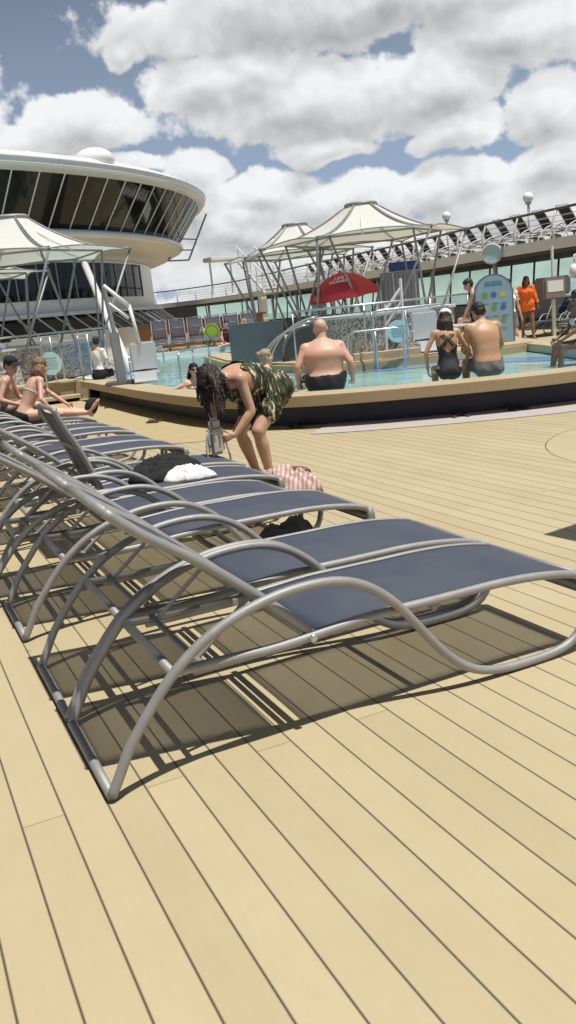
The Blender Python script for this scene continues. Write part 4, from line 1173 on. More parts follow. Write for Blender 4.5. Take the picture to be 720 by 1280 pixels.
# ------------------------------------------------------------------ lounge with the wrap-around windows
C0 = (-4., 52.)
lo = thing('observation_lounge', 'round white lounge tower with a band of outward-leaning dark windows', 'building', (C0[0], C0[1], 0))
LN = 140
def lt(prof, name, m, a0=0., a1=2 * PI, **kw): return MB().lathe(prof, n=LN, a0=a0, a1=a1).build(name, M[m], lo, **kw)
A0, A1 = math.radians(-200), math.radians(20)
lt([(0, 8.5), (8, 8.42), (15, 8.2), (19, 7.98), (21.2, 7.80), (21.9, 7.66), (22.25, 7.45)], 'roof', 'hull', smooth=True)
lt([(22.26, 7.44), (22.34, 7.38), (22.34, 7.20), (22.22, 7.12), (22.22, 7.04), (22.0, 7.0), (21.8, 7.0)], 'eave', 'hull', ang=.5)
lt([(22.35, 7.42), (22.39, 7.39), (22.35, 7.36)], 'gutter', 'fascia', smooth=True)
wb_ = lt([(20.64, 5.24), (21.97, 7.02)], 'window_band', 'darkglass', A0, A1, smooth=True)
for k_ in range(74):
    a = math.radians(-200 + 220 * k_ / 73)
    MB().tube([(20.66 * math.cos(a), 20.66 * math.sin(a), 5.24), (21.99 * math.cos(a), 21.99 * math.sin(a), 7.02)], .028, 6).build('mullion', M['fascia'], wb_)
lt([(20.4, 5.29), (20.75, 5.28), (20.92, 5.19), (20.94, 5.06), (20.82, 4.96), (20.55, 4.92)], 'window_sill', 'hull', smooth=True)
lt([(20.7, 4.94), (20.25, 4.70), (19.7, 4.52), (19.1, 4.40), (19.1, 4.3)], 'soffit', 'soffit', smooth=True)
lt([(19.10, 4.36), (19.10, 1.5)], 'tower_wall', 'hull', smooth=True)
lw_ = lt([(19.13, 2.78), (19.13, 4.22)], 'lower_window_band', 'darkglass', math.radians(-190), math.radians(-31), smooth=True)
for k_ in range(50):
    a = math.radians(-190 + 159 * k_ / 49)
    MB().box((19.15 * math.cos(a), 19.15 * math.sin(a), 3.5), (.05, .06, 1.44), Rz(a)).build('mullion', M['darksteel'], lw_)
lt([(19.2, 2.28), (19.5, 2.26), (19.5, 2.12), (19.2, 2.10)], 'ledge', 'hull', ang=.5)
sk_ = lt([(19.35, 2.14), (20.25, 1.40)], 'skylight', 'darkglass', math.radians(-190), math.radians(-14), smooth=True)
for k_ in range(64):
    a = math.radians(-190 + 176 * k_ / 63)
    MB().tube([(19.37 * math.cos(a), 19.37 * math.sin(a), 2.15), (20.28 * math.cos(a + .012), 20.28 * math.sin(a + .012), 1.40)], .04, 6).build('skylight_rib', M['whitetube'], sk_)
lt([(20.2, 1.42), (20.4, 1.42), (20.4, .0), (20.2, .0)], 'base_wall', 'hull', ang=.5)
MB().ell((13.1, -17.0, 7.72), (.78, .78, .46), None, 24, 12).build('roof_dome', M['hull'], lo, smooth=True)
for k_ in range(11):
    a = math.radians(-120 + k_ * 10); MB().box((20.8 * math.cos(a), 20.8 * math.sin(a), 7.88), (.2, .2, .12), Rz(a)).build('roof_fitting', M['fascia'], lo)
sf = MB()
A_, B_, C_, D_ = (20.1, -7.8, 6.8), (20.62, -8.6, 6.55), (18.8, -7.1, 4.5), (19.76, -7.56, 4.44)
sf.tube([A_, C_], .045, 6); sf.tube([B_, D_], .045, 6); sf.tube([C_, D_], .045, 6)
for t_ in (.55, .78): sf.tube([tuple(np.array(A_) * (1 - t_) + np.array(C_) * t_), tuple(np.array(B_) * (1 - t_) + np.array(D_) * t_)], .035, 6)
sf.build('side_ladder', M['darksteel'], lo)

# ------------------------------------------------------------------ far end: bar, loungers
fdk = MB().prism([(8.3, 31.3), (9.3, 31.25), (12.3, 29.9), (13.9, 27.6), (16.5, 30.5), (17, 34.5), (10.4, 38)], .0, .41).build('far_deck', M['copingtop']); fdk['kind'] = 'structure'
bar = thing('pool_bar', 'long wooden bar counter at the far end of the pool', 'bar', (0, 0, .41))
MB().prism([(9.9, 35.4), (14.6, 33.2), (14.9, 33.8), (10.2, 36.0)], .0, .98).build('counter', M['barwood'], bar)
MB().prism([(9.7, 35.3), (14.7, 33.0), (15.1, 33.9), (10.1, 36.2)], .98, 1.05).build('counter_top', M['railwood'], bar)
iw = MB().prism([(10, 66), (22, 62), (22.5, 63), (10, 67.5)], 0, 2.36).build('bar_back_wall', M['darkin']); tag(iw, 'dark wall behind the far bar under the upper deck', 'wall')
fl = make_lounger('prototype far', raise_back=math.radians(20))
for i in range(6):
    o = fl if i == 0 else copy_tree(fl)
    o.location = (9.9 + i * .62, 33.2 - i * .29, 0.41); o.rotation_euler.z = PI / 2 + F0 + PI + .1
    o['label'] = '%s lounger from the left in front of the wooden bar at the far end' % ORD[i]; o['group'] = 'loungers before the far bar'
rt = make_lounger('prototype right', raise_back=math.radians(8), sling='darksling')
for i in range(5):
    o = rt if i == 0 else copy_tree(rt)
    o.location = (18.9 + i * .30, 20.9 - i * .80, 0.0); o.rotation_euler.z = PI + .35
    o['label'] = '%s dark lounger from the left beside the woman in orange' % ORD[i]; o['group'] = 'dark loungers by the right wall'
t = thing('lime_sign', 'round lime green paddle sign on a stand at the far end of the pool', 'sign', (11.55, 31.0, .41), F0)
MB().lathe([(0, -.03), (.29, -.03), (.29, .03), (0, .03)], (0, 0, 0), 32).build('paddle', M['lime'], t, loc=(0, 0, .55)).rotation_euler.x = PI / 2
MB().tube([(0, .04, 0), (0, .04, .4)], .03, 8).build('stand', M['steel'], t)
MB().lathe([(.2, .034), (.24, .034)], n=32).build('printed_ring', M['boardgreen'], t, loc=(0, 0, .55)).rotation_euler.x = PI / 2

# ------------------------------------------------------------------ pool lifts
def pool_lift(loc, rot, label, hoist=True):
    t = thing('pool_lift', label, 'pool lift', loc, rot, 'pool lift chairs at the pool')
    MB().box((-.24, .05, .03), (.55, .5, .06), bev=.015).build('base', M['greybox'], t)
    if hoist:
        MB().box((-.22, .05, .50), (.17, .2, .95), Ry(-.03), bev=.02).build('post', M['darksteel'], t)
        MB().tube([(-.22, .05, .95), (-.30, .05, 1.80)], .045, 10).build('mast', M['darksteel'], t)
        MB().tube([(-.30, .05, 1.84), (.12, .03, 1.42)], .038, 10).build('arm', M['whitetube'], t, smooth=True)
        MB().tube([(-.26, .05, 1.52), (.08, .03, 1.20)], .03, 10).build('actuator', M['whitetube'], t, smooth=True)
        MB().tube([(.12, .03, 1.44), (.22, .0, .72)], .034, 10).build('drop_bar', M['whitetube'], t, smooth=True)
    MB().box((.26, .05, .46), (.50, .06, .58), Rx(.10), bev=.028).build('backrest', M['plastic'], t, ang=.5)
    MB().box((.26, -.18, .18), (.52, .46, .07), bev=.03).build('seat', M['plastic'], t, ang=.5)
    MB().box((.26, -.46, .04), (.42, .16, .03), bev=.012).build('footrest', M['plastic'], t)
    MB().box((.26, -.43, .10), (.42, .05, .20), Rx(-.2), bev=.012).build('leg_rest', M['plastic'], t)
    for s in (-1, 1): MB().tube([(.26 + s * .27, .02, .25), (.26 + s * .27, .0, .40), (.26 + s * .27, -.30, .40)], .016, 8).build('armrest', M['plastic'], t, smooth=True)
    MB().tube([(.02, -.2, .22), (.26, -.30, .235), (.48, -.18, .22)], .022, 6).build('safety_belt', M['black'], t, smooth=True)
    return t
pool_lift((4.42, 16.45, .42), F0 + .1, 'white pool lift chair on the left side of the pool coping')
pool_lift((9.28, 14.22, .44), F0 + .05, 'pale pool lift chair on the island between the round sign and the couple', False)
ld = thing('white_ladder_frame', 'white slanting ladder frame standing behind the island lift chair', 'ladder', (9.40, 14.66, .44), F0)
MB().tube([(0, 0, 0), (0, 0, 1.40)], .032, 8).build('post', M['whitetube'], ld); MB().tube([(-.36, 0, 0), (-.33, 0, .95)], .028, 8).build('post', M['whitetube'], ld)
MB().tube([(-.36, 0, .78), (0, 0, 1.22)], .032, 8).build('brace', M['whitetube'], ld); MB().tube([(-.34, 0, .55), (0, 0, .98)], .032, 8).build('brace', M['whitetube'], ld)
MB().box((.05, 0, .35), (.5, .10, .08)).build('shelf', M['whitetube'], ld)

# ------------------------------------------------------------------ lifeguard umbrella
u = thing('lifeguard_umbrella', 'red six-sided umbrella lettered LIFE GUARD in white', 'umbrella', (10.42, 18.42, 0), F0 + .12)
u.rotation_euler = (0, -.10, F0 + .12)
R, zt, zr = .80, 2.20, 1.74
V6 = [Vector((R * math.cos(a), R * math.sin(a), zr)) for a in [math.radians(-90 + 60 * k_ + 12) for k_ in range(6)]]
TOP = Vector((0, 0, zt)); P = []
for i in range(6 * 6 + 1):
    k_, f = divmod(i, 6); k_ %= 6; a, b_ = V6[k_], V6[(k_ + 1) % 6]
    e = a.lerp(b_, f / 6); e = e * (1 - .03 * math.sin(PI * f / 6)); e.z = zr + .02 * math.sin(PI * f / 6)
    row = []
    for j in range(9):
        t_ = j / 8; q = TOP.lerp(e, t_); q.z += .11 * math.sin(PI * t_); row.append(q)
    row.append(e + Vector((0, 0, -.16)) + Vector((e.x, e.y, 0)).normalized() * .01)
    P.append(row)
cn = MB().grid(P).build('umbrella_cloth', M['red'], u, ang=.35); sm_ = cn.modifiers.new('s', 'SOLIDIFY'); sm_.thickness = .006
MB().tube([(0, 0, .42), (0, 0, zt)], .028, 10).build('pole', M['steel'], u, smooth=True)
MB().ell((0, 0, zt + .01), (.03, .03, .03)).build('finial', M['red'], u, smooth=True)
for q in V6: MB().tube([(0, 0, zt - .03), (q.x * .97, q.y * .97, zr - .01)], .009, 6).build('rib', M['steel'], u)
fa, fb = V6[5], V6[0]; mid = TOP.lerp((fa + fb) / 2, .60); xd = (fb - fa).normalized(); yd = (TOP - (fa + fb) / 2).normalized(); nd_ = xd.cross(yd)
org = mid + nd_ * .132
M4 = Matrix(((xd.x, yd.x, nd_.x, org.x), (xd.y, yd.y, nd_.y, org.y), (xd.z, yd.z, nd_.z, org.z), (0, 0, 0, 1)))
text_obj('LIFE\nGUARD', 'lettering', M['whitecloth'], .135, M4, cn, italic=.2, bold=.004)

# ------------------------------------------------------------------ pool rules board
t = thing('rules_board', 'arch-topped sky-blue board with rows of small pictograms beside the woman in orange', 'sign board', (10.95, 13.85, .42), F0 - .1)
HW, HT = .37, 1.32
arc = [(HW * math.cos(a), HT - HW + HW * math.sin(a)) for a in np.linspace(0, PI, 22)]
def board(mbw, w_, y0, y1, dz=0.):
    pts = [(w_, .0 + dz)] + [(x * w_ / HW, HT - HW + (z - HT + HW) * (w_ / HW)) for x, z in arc] + [(-w_, .0 + dz)]
    n = len(pts); vs = [(x, y0, z) for x, z in pts] + [(x, y1, z) for x, z in pts]
    return mbw.add(vs, [tuple(range(n)), tuple(range(2 * n - 1, n - 1, -1))] + [(i, (i + 1) % n, n + (i + 1) % n, n + i) for i in range(n)])
board(MB(), HW, -.02, .06).build('board_edge', M['greybox'], t); bface = board(MB(), HW - .03, -.026, -.021, .03).build('board_face', M['boardblue'], t)
g = MB(); rnd = random.Random(3)
for z, s in ((1.17, .022), (1.12, .030)):
    x = -.16
    while x < .15: w_ = rnd.uniform(.02, .06); g.box((x + w_ / 2, -.028, z), (w_, .004, s)); x += w_ + .012
for z in (.86, .62, .38):
    for c in (-.20, -.03, .14):
        x = c
        for _ in range(3): w_ = rnd.uniform(.02, .04); g.box((x + w_ / 2, -.028, z - .09), (w_, .004, .014)); x += w_ + .008
g.build('printed_text', M['boardtext'], bface)
for i, z in enumerate((.93, .69, .45)):
    for j, x in enumerate((-.17, 0, .17)):
        o = MB().lathe([(0, 0), (.055, 0)], n=20).build('pictogram', M[('boardgreen', 'boardyellow', 'boardtext')[(i + 2 * j) % 3]], bface)
        o.rotation_euler.x = PI / 2; o.location = (x, -.029, z)
# side table by the seated man
t = thing('white_bench', 'white bench behind the couple on which the shirtless bather sits', 'bench', (10.75, 14.15, .44), F0)
MB().box((0, 0, .40), (1.15, .42, .05), bev=.015).build('seat', M['white'], t)
for s in (-.45, .45): MB().box((s, 0, .19), (.06, .36, .38)).build('leg', M['white'], t)
# potted plant on the rim at far left
t = thing('potted_plant', 'small green plant on the rim of the left mosaic whirlpool', 'plant', (2.75, 20.75, 1.26))
MB().lathe([(0, 0), (.08, 0), (.11, .14), (0, .13)], n=16).build('pot', M['plastic'], t)
g = MB(); rnd = random.Random(2)
for i in range(70):
    a, e, L = rnd.uniform(0, 6.28), rnd.uniform(.2, 1.3), rnd.uniform(.12, .26); d = Vector((math.cos(a) * math.cos(e), math.sin(a) * math.cos(e), math.sin(e))); s = d.cross(Vector((0, 0, 1))).normalized() * .03
    p = Vector((0, 0, .13)); m_ = p + d * L * .6; g.add([p, m_ + s, p + d * L + Vector((0, 0, -.05)), m_ - s], [(0, 1, 2, 3)])
g.build('leaves', M['leafplant'], t)
# invented parasol out of view on the right, added to cast the corner shadow
pa = thing('shadow_caster_parasol', 'square parasol at the right whose corner shadow falls on the deck', 'parasol', (5.22, 2.42, 0), math.radians(8))
q = 1.22
V4 = [Vector((q, q, 2.3)), Vector((-q, q, 2.3)), Vector((-q, -q, 2.3)), Vector((q, -q, 2.3))]
tp = Vector((0, 0, 2.85)); MB().add([tp] + V4, [(0, 1, 2), (0, 2, 3), (0, 3, 4), (0, 4, 1)]).build('shadow_caster_cloth', M['canopy'], pa).modifiers.new('s', 'SOLIDIFY').thickness = .01
MB().tube([(0, 0, 0), (0, 0, 2.85)], .03, 10).build('pole', M['steel'], pa); MB().box((0, 0, .04), (.5, .5, .08), bev=.02).build('base', M['greybox'], pa)
# ------------------------------------------------------------------ the people
LEFT, RIGHT, TOCAM = F0 + PI / 2, F0 - PI / 2, F0 + PI
# bending woman with the bag
def tunic(J):
    I = J['info']; b = I['bone']; p = I['pel']; c = I['chs']; k = J['k']
    ok = (np.char.startswith(b, 'torso') & (c[:, 2] < .255) & ~((c[:, 1] < 0) & (c[:, 2] > .19) & (np.abs(c[:, 0]) < .10))) | (np.char.startswith(b, 'thigh') & (I['t'] < .30))
    J['cover'](ok, .018, 'tunic', M['tunic'], .010)
    W, u, f, r = J['W'], J['u2'], J['f2'], J['rc']
    g = MB(); P = []
    for i in range(22):
        x = -.18 + .36 * i / 21; row = []
        for j in range(14):
            t = j / 13
            base = J['P'] * (1 - .86) + (W + u * .20 * k) * .86
            top = base + r * x + f * (.075 * k - abs(x) * .28)
            drop = .36 * t * (1 - .25 * abs(x) / .18)
            row.append(top + Vector((.018 * math.sin(i * 1.4) * t, .02 * math.cos(i * 1.1) * t - .10 * t, -drop + .012 * math.sin(i * 1.9))))
        P.append(row)
    o = g.grid(P).build('tunic_front', M['tunic'], J['root'], smooth=True); o.modifiers.new('s', 'SOLIDIFY').thickness = .004
    hb = MB()
    for s, q in (('L', -1), ('R', 1)):
        hb.capsule(J['HP' + s] + J['u1'] * .05, J['HP' + s].lerp(J['KN' + s], .50), .120 * k, .122 * k)
    hb.ell(J['P'] + J['u1'] * .04, (.185 * k, .135 * k, .13 * k), J['A'])
    remesh(hb, 'tunic_skirt', .012, M['tunic'], J['root'], 4, (.035, .06))
    for q in (-1, 1):
        MB().tube([W + u * (.235 * k) + r * q * .10 * k + f * .085 * k, W + u * .318 * k + r * q * .105 * k, W + u * .235 * k + r * q * .10 * k - f * .088 * k], .012, 6).build('shoulder_strap', M['tunic'], J['root'], smooth=True)
def messy_hair(J):
    HC, HR, k = J['HC'], J['HR'], J['k']; hb = MB(); rnd = random.Random(17)
    for i in range(46):
        a = rnd.uniform(-2.0, 2.0); z0 = rnd.uniform(-.02, .10); rr = math.sqrt(max(.0, 1 - ((z0 - .03) / .10) ** 2))
        s0 = HC + HR @ Vector((.078 * rr * math.sin(a), -.02 - .092 * rr * math.cos(a) * .9, z0)) * k
        out = (HR @ Vector((math.sin(a), -math.cos(a), .2))).normalized()
        L = rnd.uniform(.13, .35); p = s0
        for j in range(4):
            q = p + Vector((rnd.uniform(-.018, .018) - .008, rnd.uniform(-.018, .018), -L / 4)) + out * (.030 if j == 0 else .004)
            hb.capsule(p, q, (.024 - .0035 * j) * k, (.021 - .0035 * j) * k, 7); p = q
    remesh(hb, 'hair_strands', .0065, M['hairdark'], J['root'], 5, (.014, .018))
J = person('woman in a leaf-print tunic bending over a sun lounger, holding a beige bag', (3.12, 7.20, 0), math.radians(108), 1.72, 'f', 'skin_tan',
           lean=.95, lean2=1.42, hip=(0, -.05, .80), fat=1.34, hands=((-.15, .53, .50), (.15, .50, .57)), poles=dict(armL=(-.5, -1., -.1), armR=(.7, -.3, -.3)),
           feet=((-.13, .16, .075), (.13, .09, .075)), head=(.12, 1.25), curl=(.9, .9), palm=((.9, .2, 0), (-.9, .2, 0)), handdir=((.30, .75, -.15), (-.25, .8, -.3)), vox=.0085, hair='hairdark', hairlen=.18, hang=(-.05, -.05, -1),
           clothes=(tunic, messy_hair))
bg = thing('handbag', 'beige bag with a long strap held by the bending woman', 'bag', (2.50, 6.93, .36), math.radians(20))
MB().box((0, 0, .12), (.17, .075, .25), bev=.03).build('pouch', M['bag'], bg, ang=.6)
MB().box((0, 0, .26), (.12, .06, .10), bev=.025).build('top_flap', M['bag'], bg, ang=.6)
MB().tube(spline([(-.085, 0, .2), (-.11, .0, .0), (-.02, -.02, -.10), (.10, -.03, -.12), (.12, -.02, -.03), (.085, 0, .16)], 6), .008, 6).build('strap', M['bag'], bg, smooth=True)
MB().tube([(-.085, -.04, .19), (.085, -.04, .19)], .004, 6).build('zip', M['steel'], bg)

# sunbather on the row and the person behind her
person('brown-haired woman in black bikini bottoms sitting on a sun lounger, seen from behind', (1.66, 11.72, 0), -PI / 2 - .28, 1.66, 'f', 'skin_fair', lean=.36, lean2=.58, hip=(0, 0, .50),
       hands=((-.14, .60, .52), (.20, .40, .50)), poles=dict(armL=(-.7, -.4, -.1), armR=(.7, -.4, -.2), legL=(-.1, .1, 1), legR=(.1, .1, 1)), feet=((-.08, .86, .45), (.10, .84, .45)), toes=((-.1, .5, .8), (.2, .4, .8)), twist=.42,
       head=(.75, .22), hair='hairbrown', hairlen=.10, clothes=(briefs('swimblack', hi=.05), bikini('swimwhite')), vox=.010)
sn = thing('black_sock', 'black cover on the foot of the sunbather stretched out on the sun lounger', 'shoe', (2.47, 11.42, .44), -PI / 2 - .28)
MB().ell((0, 0, .08), (.075, .085, .12), Rx(-.4)).build('cover', M['black'], sn, smooth=True)
person('person in a black cap leaning behind the brown-haired sunbather', (1.42, 12.45, 0), -PI / 2 - .3, 1.70, 'm', 'skin_pink', lean=.32, lean2=.5, hip=(0, 0, .50),
       hands=((-.22, .50, .62), (.26, .34, .62)), feet=((-.1, .80, .45), (.12, .78, .45)), poles=dict(legL=(-.1, .1, 1), legR=(.1, .1, 1)), head=(-.7, .25), hair='hairblack',
       clothes=(shorts('greyshorts'), cap('black', fwd=1)))
# seated on the near coping
person('bald heavy man in black trunks sitting on the pool coping', (5.40, 10.42, 0), F0 - .03, 1.72, 'm', 'skin_pink', lean=.10, lean2=.24, hip=(0, 0, .50), fat=1.55, belly=1.2, shoulder=.215, hs=1.18, shz=.262, arm=.85,
       hands=((-.36, .03, .485), (.37, .03, .485)), handdir=((0, .9, -.2), (0, .9, -.2)), palm=((0, 0, -1), (0, 0, -1), (1, 1)), poles=dict(armL=(-.6, -.8, 0), armR=(.6, -.8, 0)), curl=(.25, .25),
       feet=((-.17, .48, .12), (.17, .48, .12)), head=(0, .28), clothes=(shorts('swimblack', hi=.075, thigh=.7, name='swim_trunks'),), necklace=True, vox=.010)
person('woman in a black strappy swimsuit and white cap sitting on the coping', (6.68, 9.42, 0), F0 - .02, 1.60, 'f', 'skin_olive', lean=.08, lean2=.20, hip=(0, 0, .53), fat=1.0,
       hands=((-.25, .14, .55), (.26, .16, .55)), poles=dict(armL=(-.7, -.7, 0), armR=(.7, -.7, 0)), feet=((-.1, .46, .12), (.1, .46, .12)), head=(-.35, .30), hair='hairdark', hairlen=.48,
       clothes=(onepiece('swimblack'), cap('whitecloth', fwd=1)), vox=.010)
person('black-haired man in grey shorts sitting on the coping beside the woman in the white cap', (7.12, 9.19, 0), F0 + .12, 1.74, 'm', 'skin_olive', lean=.10, lean2=.26, hip=(0, 0, .53), fat=1.12,
       hands=((-.10, .34, .66), (.20, .40, .62)), poles=dict(armL=(-.7, -.6, -.2), armR=(.7, -.6, -.2)), feet=((-.13, .46, .12), (.13, .46, .12)), head=(.25, .38), hair='hairblack',
       clothes=(shorts('greyshorts', hi=.045, thigh=.7),), vox=.010, hunch=.02)
person('woman in sunglasses and white swimsuit sitting at the right edge, legs in the water', (9.42, 9.86, 0), LEFT + .15, 1.66, 'f', 'skin_deep', lean=.12, lean2=.22, hip=(0, 0, .56), fat=1.05,
       hands=((-.12, .42, .66), (.16, .38, .66)), feet=((-.09, .46, .16), (.10, .50, .16)), poles=dict(legL=(0, 1, .5), legR=(0, 1, .5)), head=(.3, .05), glasses=True, hair='hairdark', clothes=(briefs('swimwhite'), bikini('swimwhite')), bun=True, face=True)
# standing / walking
person('woman in an orange tunic and sunglasses walking along the far side of the pool', (16.42, 19.36, 0), TOCAM - .12, 1.68, 'f', 'skin_brown', lean=.03, lean2=.0, hip=(0, 0, .89), fat=1.28,
       hands=((-.30, .10, .82), (.52, .10, .92)), feet=((-.12, .20, .075), (.11, -.16, .10)), head=(.05, .05), glasses=True, hair='hairblack', hairlen=.28,
       clothes=(shirt('orange', lo=-.5, sleeve=1.62, name='tunic', off=.022, disp=.012, thigh=.36),))
person('person in a white top and sunglasses standing behind the pool rules board', (12.45, 15.25, 0), TOCAM + .2, 1.62, 'f', 'skin_fair', hip=(0, 0, .86), hands=((-.25, .05, .82), (.25, .05, .82)), head=(-.4, .0), glasses=True,
       hair='hairdark', clothes=(shirt('whitecloth', sleeve=.3), shorts('greyshorts'),))
person('shirtless brown-haired bather in black trunks leaning forward on the white bench', (10.85, 14.12, 0), LEFT - .25, 1.64, 'm', 'skin_pink', lean=.25, lean2=.30, hip=(0, 0, .96), fat=1.0,
       hands=((-.16, .36, .92), (.2, .34, .92)), feet=((-.12, .46, .53), (.12, .44, .53)), head=(.1, .45), hair='hairdark', clothes=(shorts('swimblack', thigh=.5, name='swim_trunks'),))
sl = thing('lifeguard_stool', 'white stool under the red umbrella that the lifeguard sits on', 'stool', (9.62, 18.5, .44))
MB().box((0, 0, .42), (.42, .42, .05), bev=.015).build('seat', M['white'], sl)
for sx in (-.17, .17):
    for sy in (-.17, .17): MB().box((sx, sy, .2), (.04, .04, .4)).build('leg', M['white'], sl)
person('lifeguard in a pale blue shirt and red cap under the red umbrella', (9.62, 18.5, 0), LEFT + .5, 1.72, 'm', 'skin_pink', hip=(0, 0, .98), hands=((-.18, .36, .96), (.2, .34, .96)), feet=((-.12, .44, .52), (.14, .44, .52)),
       head=(.1, .1), hair='hairdark', clothes=(shirt('blueshirt', lo=-.08, sleeve=.62), shorts('redcloth'), cap('redcloth')))
# in the water
person('woman in sunglasses and dark swimsuit leaning on the pool coping from the water', (4.66, 13.62, 0), TOCAM + .35, 1.64, 'f', 'skin_fair', lean=.10, lean2=.12, hip=(0, 0, .02), hands=((-.20, .26, .47), (.24, .20, .47)),
       feet=((-.1, -.1, -.75), (.1, -.1, -.75)), head=(.0, .0), glasses=True, hair='hairblack', hairlen=.12, clothes=(onepiece('swimblack', straps=False),))
person('grey-blond bather with tied-up hair in the water behind the bending woman', (5.22, 12.0, 0), RIGHT + .25, 1.66, 'f', 'skin_fair', lean=.06, hip=(0, 0, .16), hands=((-.26, .22, .34), (.3, .28, .34)), feet=((-.1, 0, -.72), (.1, 0, -.72)),
       head=(0, -.05), hair='hairblond', bun=True, clothes=(onepiece('swimblack', straps=False),), fat=1.15)
person('dark-haired bather with only head and shoulders above the water, far left of the bald man', (5.64, 13.91, 0), TOCAM + .5, 1.64, 'f', 'skin_tan', hip=(0, 0, -.10), hands=((-.35, .2, .2), (.35, .2, .2)), feet=((-.1, 0, -.8), (.1, 0, -.8)),
       head=(.2, -.05), hair='hairblack', clothes=(onepiece('petflower', straps=False),))
person('dark-haired swimmer low in the water just left of the bald man', (5.86, 12.15, 0), RIGHT - .4, 1.60, 'm', 'skin_pink', lean=.3, hip=(0, -.1, -.28), hands=((-.3, .34, .32), (.34, .30, .30)), feet=((-.1, -.4, -.8), (.1, -.4, -.8)),
       head=(.1, -.1), hair='hairdark')
# far end and left steps
person('person sitting cross-legged on the far end of the pool edge, dark red top', (11.42, 29.15, 0), TOCAM + .1, 1.70, 'f', 'skin_pink', hip=(0, -.25, .52), lean=.12, hands=((-.18, .12, .62), (.18, .12, .62)), feet=((.16, .22, .48), (-.16, .14, .48)),
       poles=dict(legL=(-1, .3, .1), legR=(1, .3, .1)), toes=((.8, .2, 0), (-.8, .2, 0)), head=(0, .2), hair='hairdark', clothes=(shirt('petflower', sleeve=.2), shorts('petflower', thigh=.5)))
person('person in a red swimsuit sitting on the far pool edge, right of the cross-legged one', (12.05, 28.95, 0), LEFT + .3, 1.64, 'f', 'skin_fair', hip=(0, 0, .52), lean=.05, hands=((-.2, .3, .62), (.2, .3, .62)), feet=((-.1, .45, .12), (.1, .45, .12)),
       head=(.1, -.1), hair='hairblond', hairlen=.1, clothes=(onepiece('redcloth', straps=False),))
person('person in a white shirt sitting before the far bar next to the lime sign', (11.9, 32.6, .30), TOCAM + .3, 1.66, 'f', 'skin_fair', hip=(0, 0, .30), hands=((-.2, .3, .55), (.2, .3, .62)), feet=((-.1, .7, .2), (.1, .7, .2)), head=(.2, .1), hair='hairdark', clothes=(shirt('whitecloth', sleeve=.6), shorts('greyshorts')))
person('person in a pale blue top sitting before the far bar, raising a hand', (13.4, 31.9, .30), TOCAM - .3, 1.68, 'm', 'skin_tan', hip=(0, 0, .32), hands=((-.2, .3, .55), (.25, .25, .8)), feet=((-.1, .7, .2), (.1, .7, .2)), head=(-.2, .1), hair='hairdark', clothes=(shirt('blueshirt', sleeve=.6), shorts('black')))
person('dark-haired person in a white top and sunglasses sitting beside the left handrails', (4.42, 19.1, 0), RIGHT + .9, 1.66, 'f', 'skin_fair', hip=(0, 0, .54), lean=.05, hands=((-.2, .32, .66), (.2, .3, .66)), feet=((-.1, .45, .12), (.1, .45, .12)),
       head=(.6, .1), hair='hairdark', glasses=True, clothes=(shirt('whitecloth', sleeve=.7), shorts('black', thigh=.6)))
# ------------------------------------------------------------------ sky, sun, camera
cam = bpy.data.cameras.new('camera'); co = bpy.data.objects.new('camera', cam); COL.objects.link(co)
R_ = Vector((0.898397, -0.427289, -0.101526)); U_ = Vector((0.187001, 0.163, 0.968742)); Fw = Vector((0.397384, 0.889301, -0.226342))
co.matrix_world = Matrix(((R_.x, U_.x, -Fw.x, 0), (R_.y, U_.y, -Fw.y, 0), (R_.z, U_.z, -Fw.z, 1.5), (0, 0, 0, 1)))
cam.sensor_fit = 'VERTICAL'; cam.sensor_height = 24; cam.sensor_width = 13.5; cam.lens = 1090 / 1280 * 24; cam.clip_start = .05; cam.clip_end = 20000
SC.camera = co

sd = Vector((.15, -.26, 1.)).normalized()         # towards the sun
sun = bpy.data.lights.new('sun', 'SUN'); sun.energy = 4.95; sun.angle = math.radians(.53); sun.color = (1., .965, .90)
so_ = bpy.data.objects.new('sun', sun); COL.objects.link(so_); so_.location = (3, -5, 20)
so_.rotation_euler = (-sd).to_track_quat('-Z', 'Y').to_euler()

w = bpy.data.worlds.new('World'); SC.world = w; w.use_nodes = True; nt = w.node_tree; nt.nodes.clear()
out = nt.nodes.new('ShaderNodeOutputWorld')
sky = nt.nodes.new('ShaderNodeTexSky'); sky.sky_type = 'NISHITA'; sky.sun_disc = False
sky.sun_elevation = math.asin(sd.z); sky.sun_rotation = math.atan2(sd.x, sd.y); sky.altitude = 0; sky.air_density = 1.; sky.dust_density = 1.6; sky.ozone_density = 1.
bg1 = nt.nodes.new('ShaderNodeBackground'); bg1.inputs[1].default_value = .05
hs = nt.nodes.new('ShaderNodeHueSaturation'); hs.inputs['Saturation'].default_value = .70; hs.inputs['Value'].default_value = 1.
nt.links.new(sky.outputs[0], hs.inputs['Color']); nt.links.new(hs.outputs[0], bg1.inputs[0])
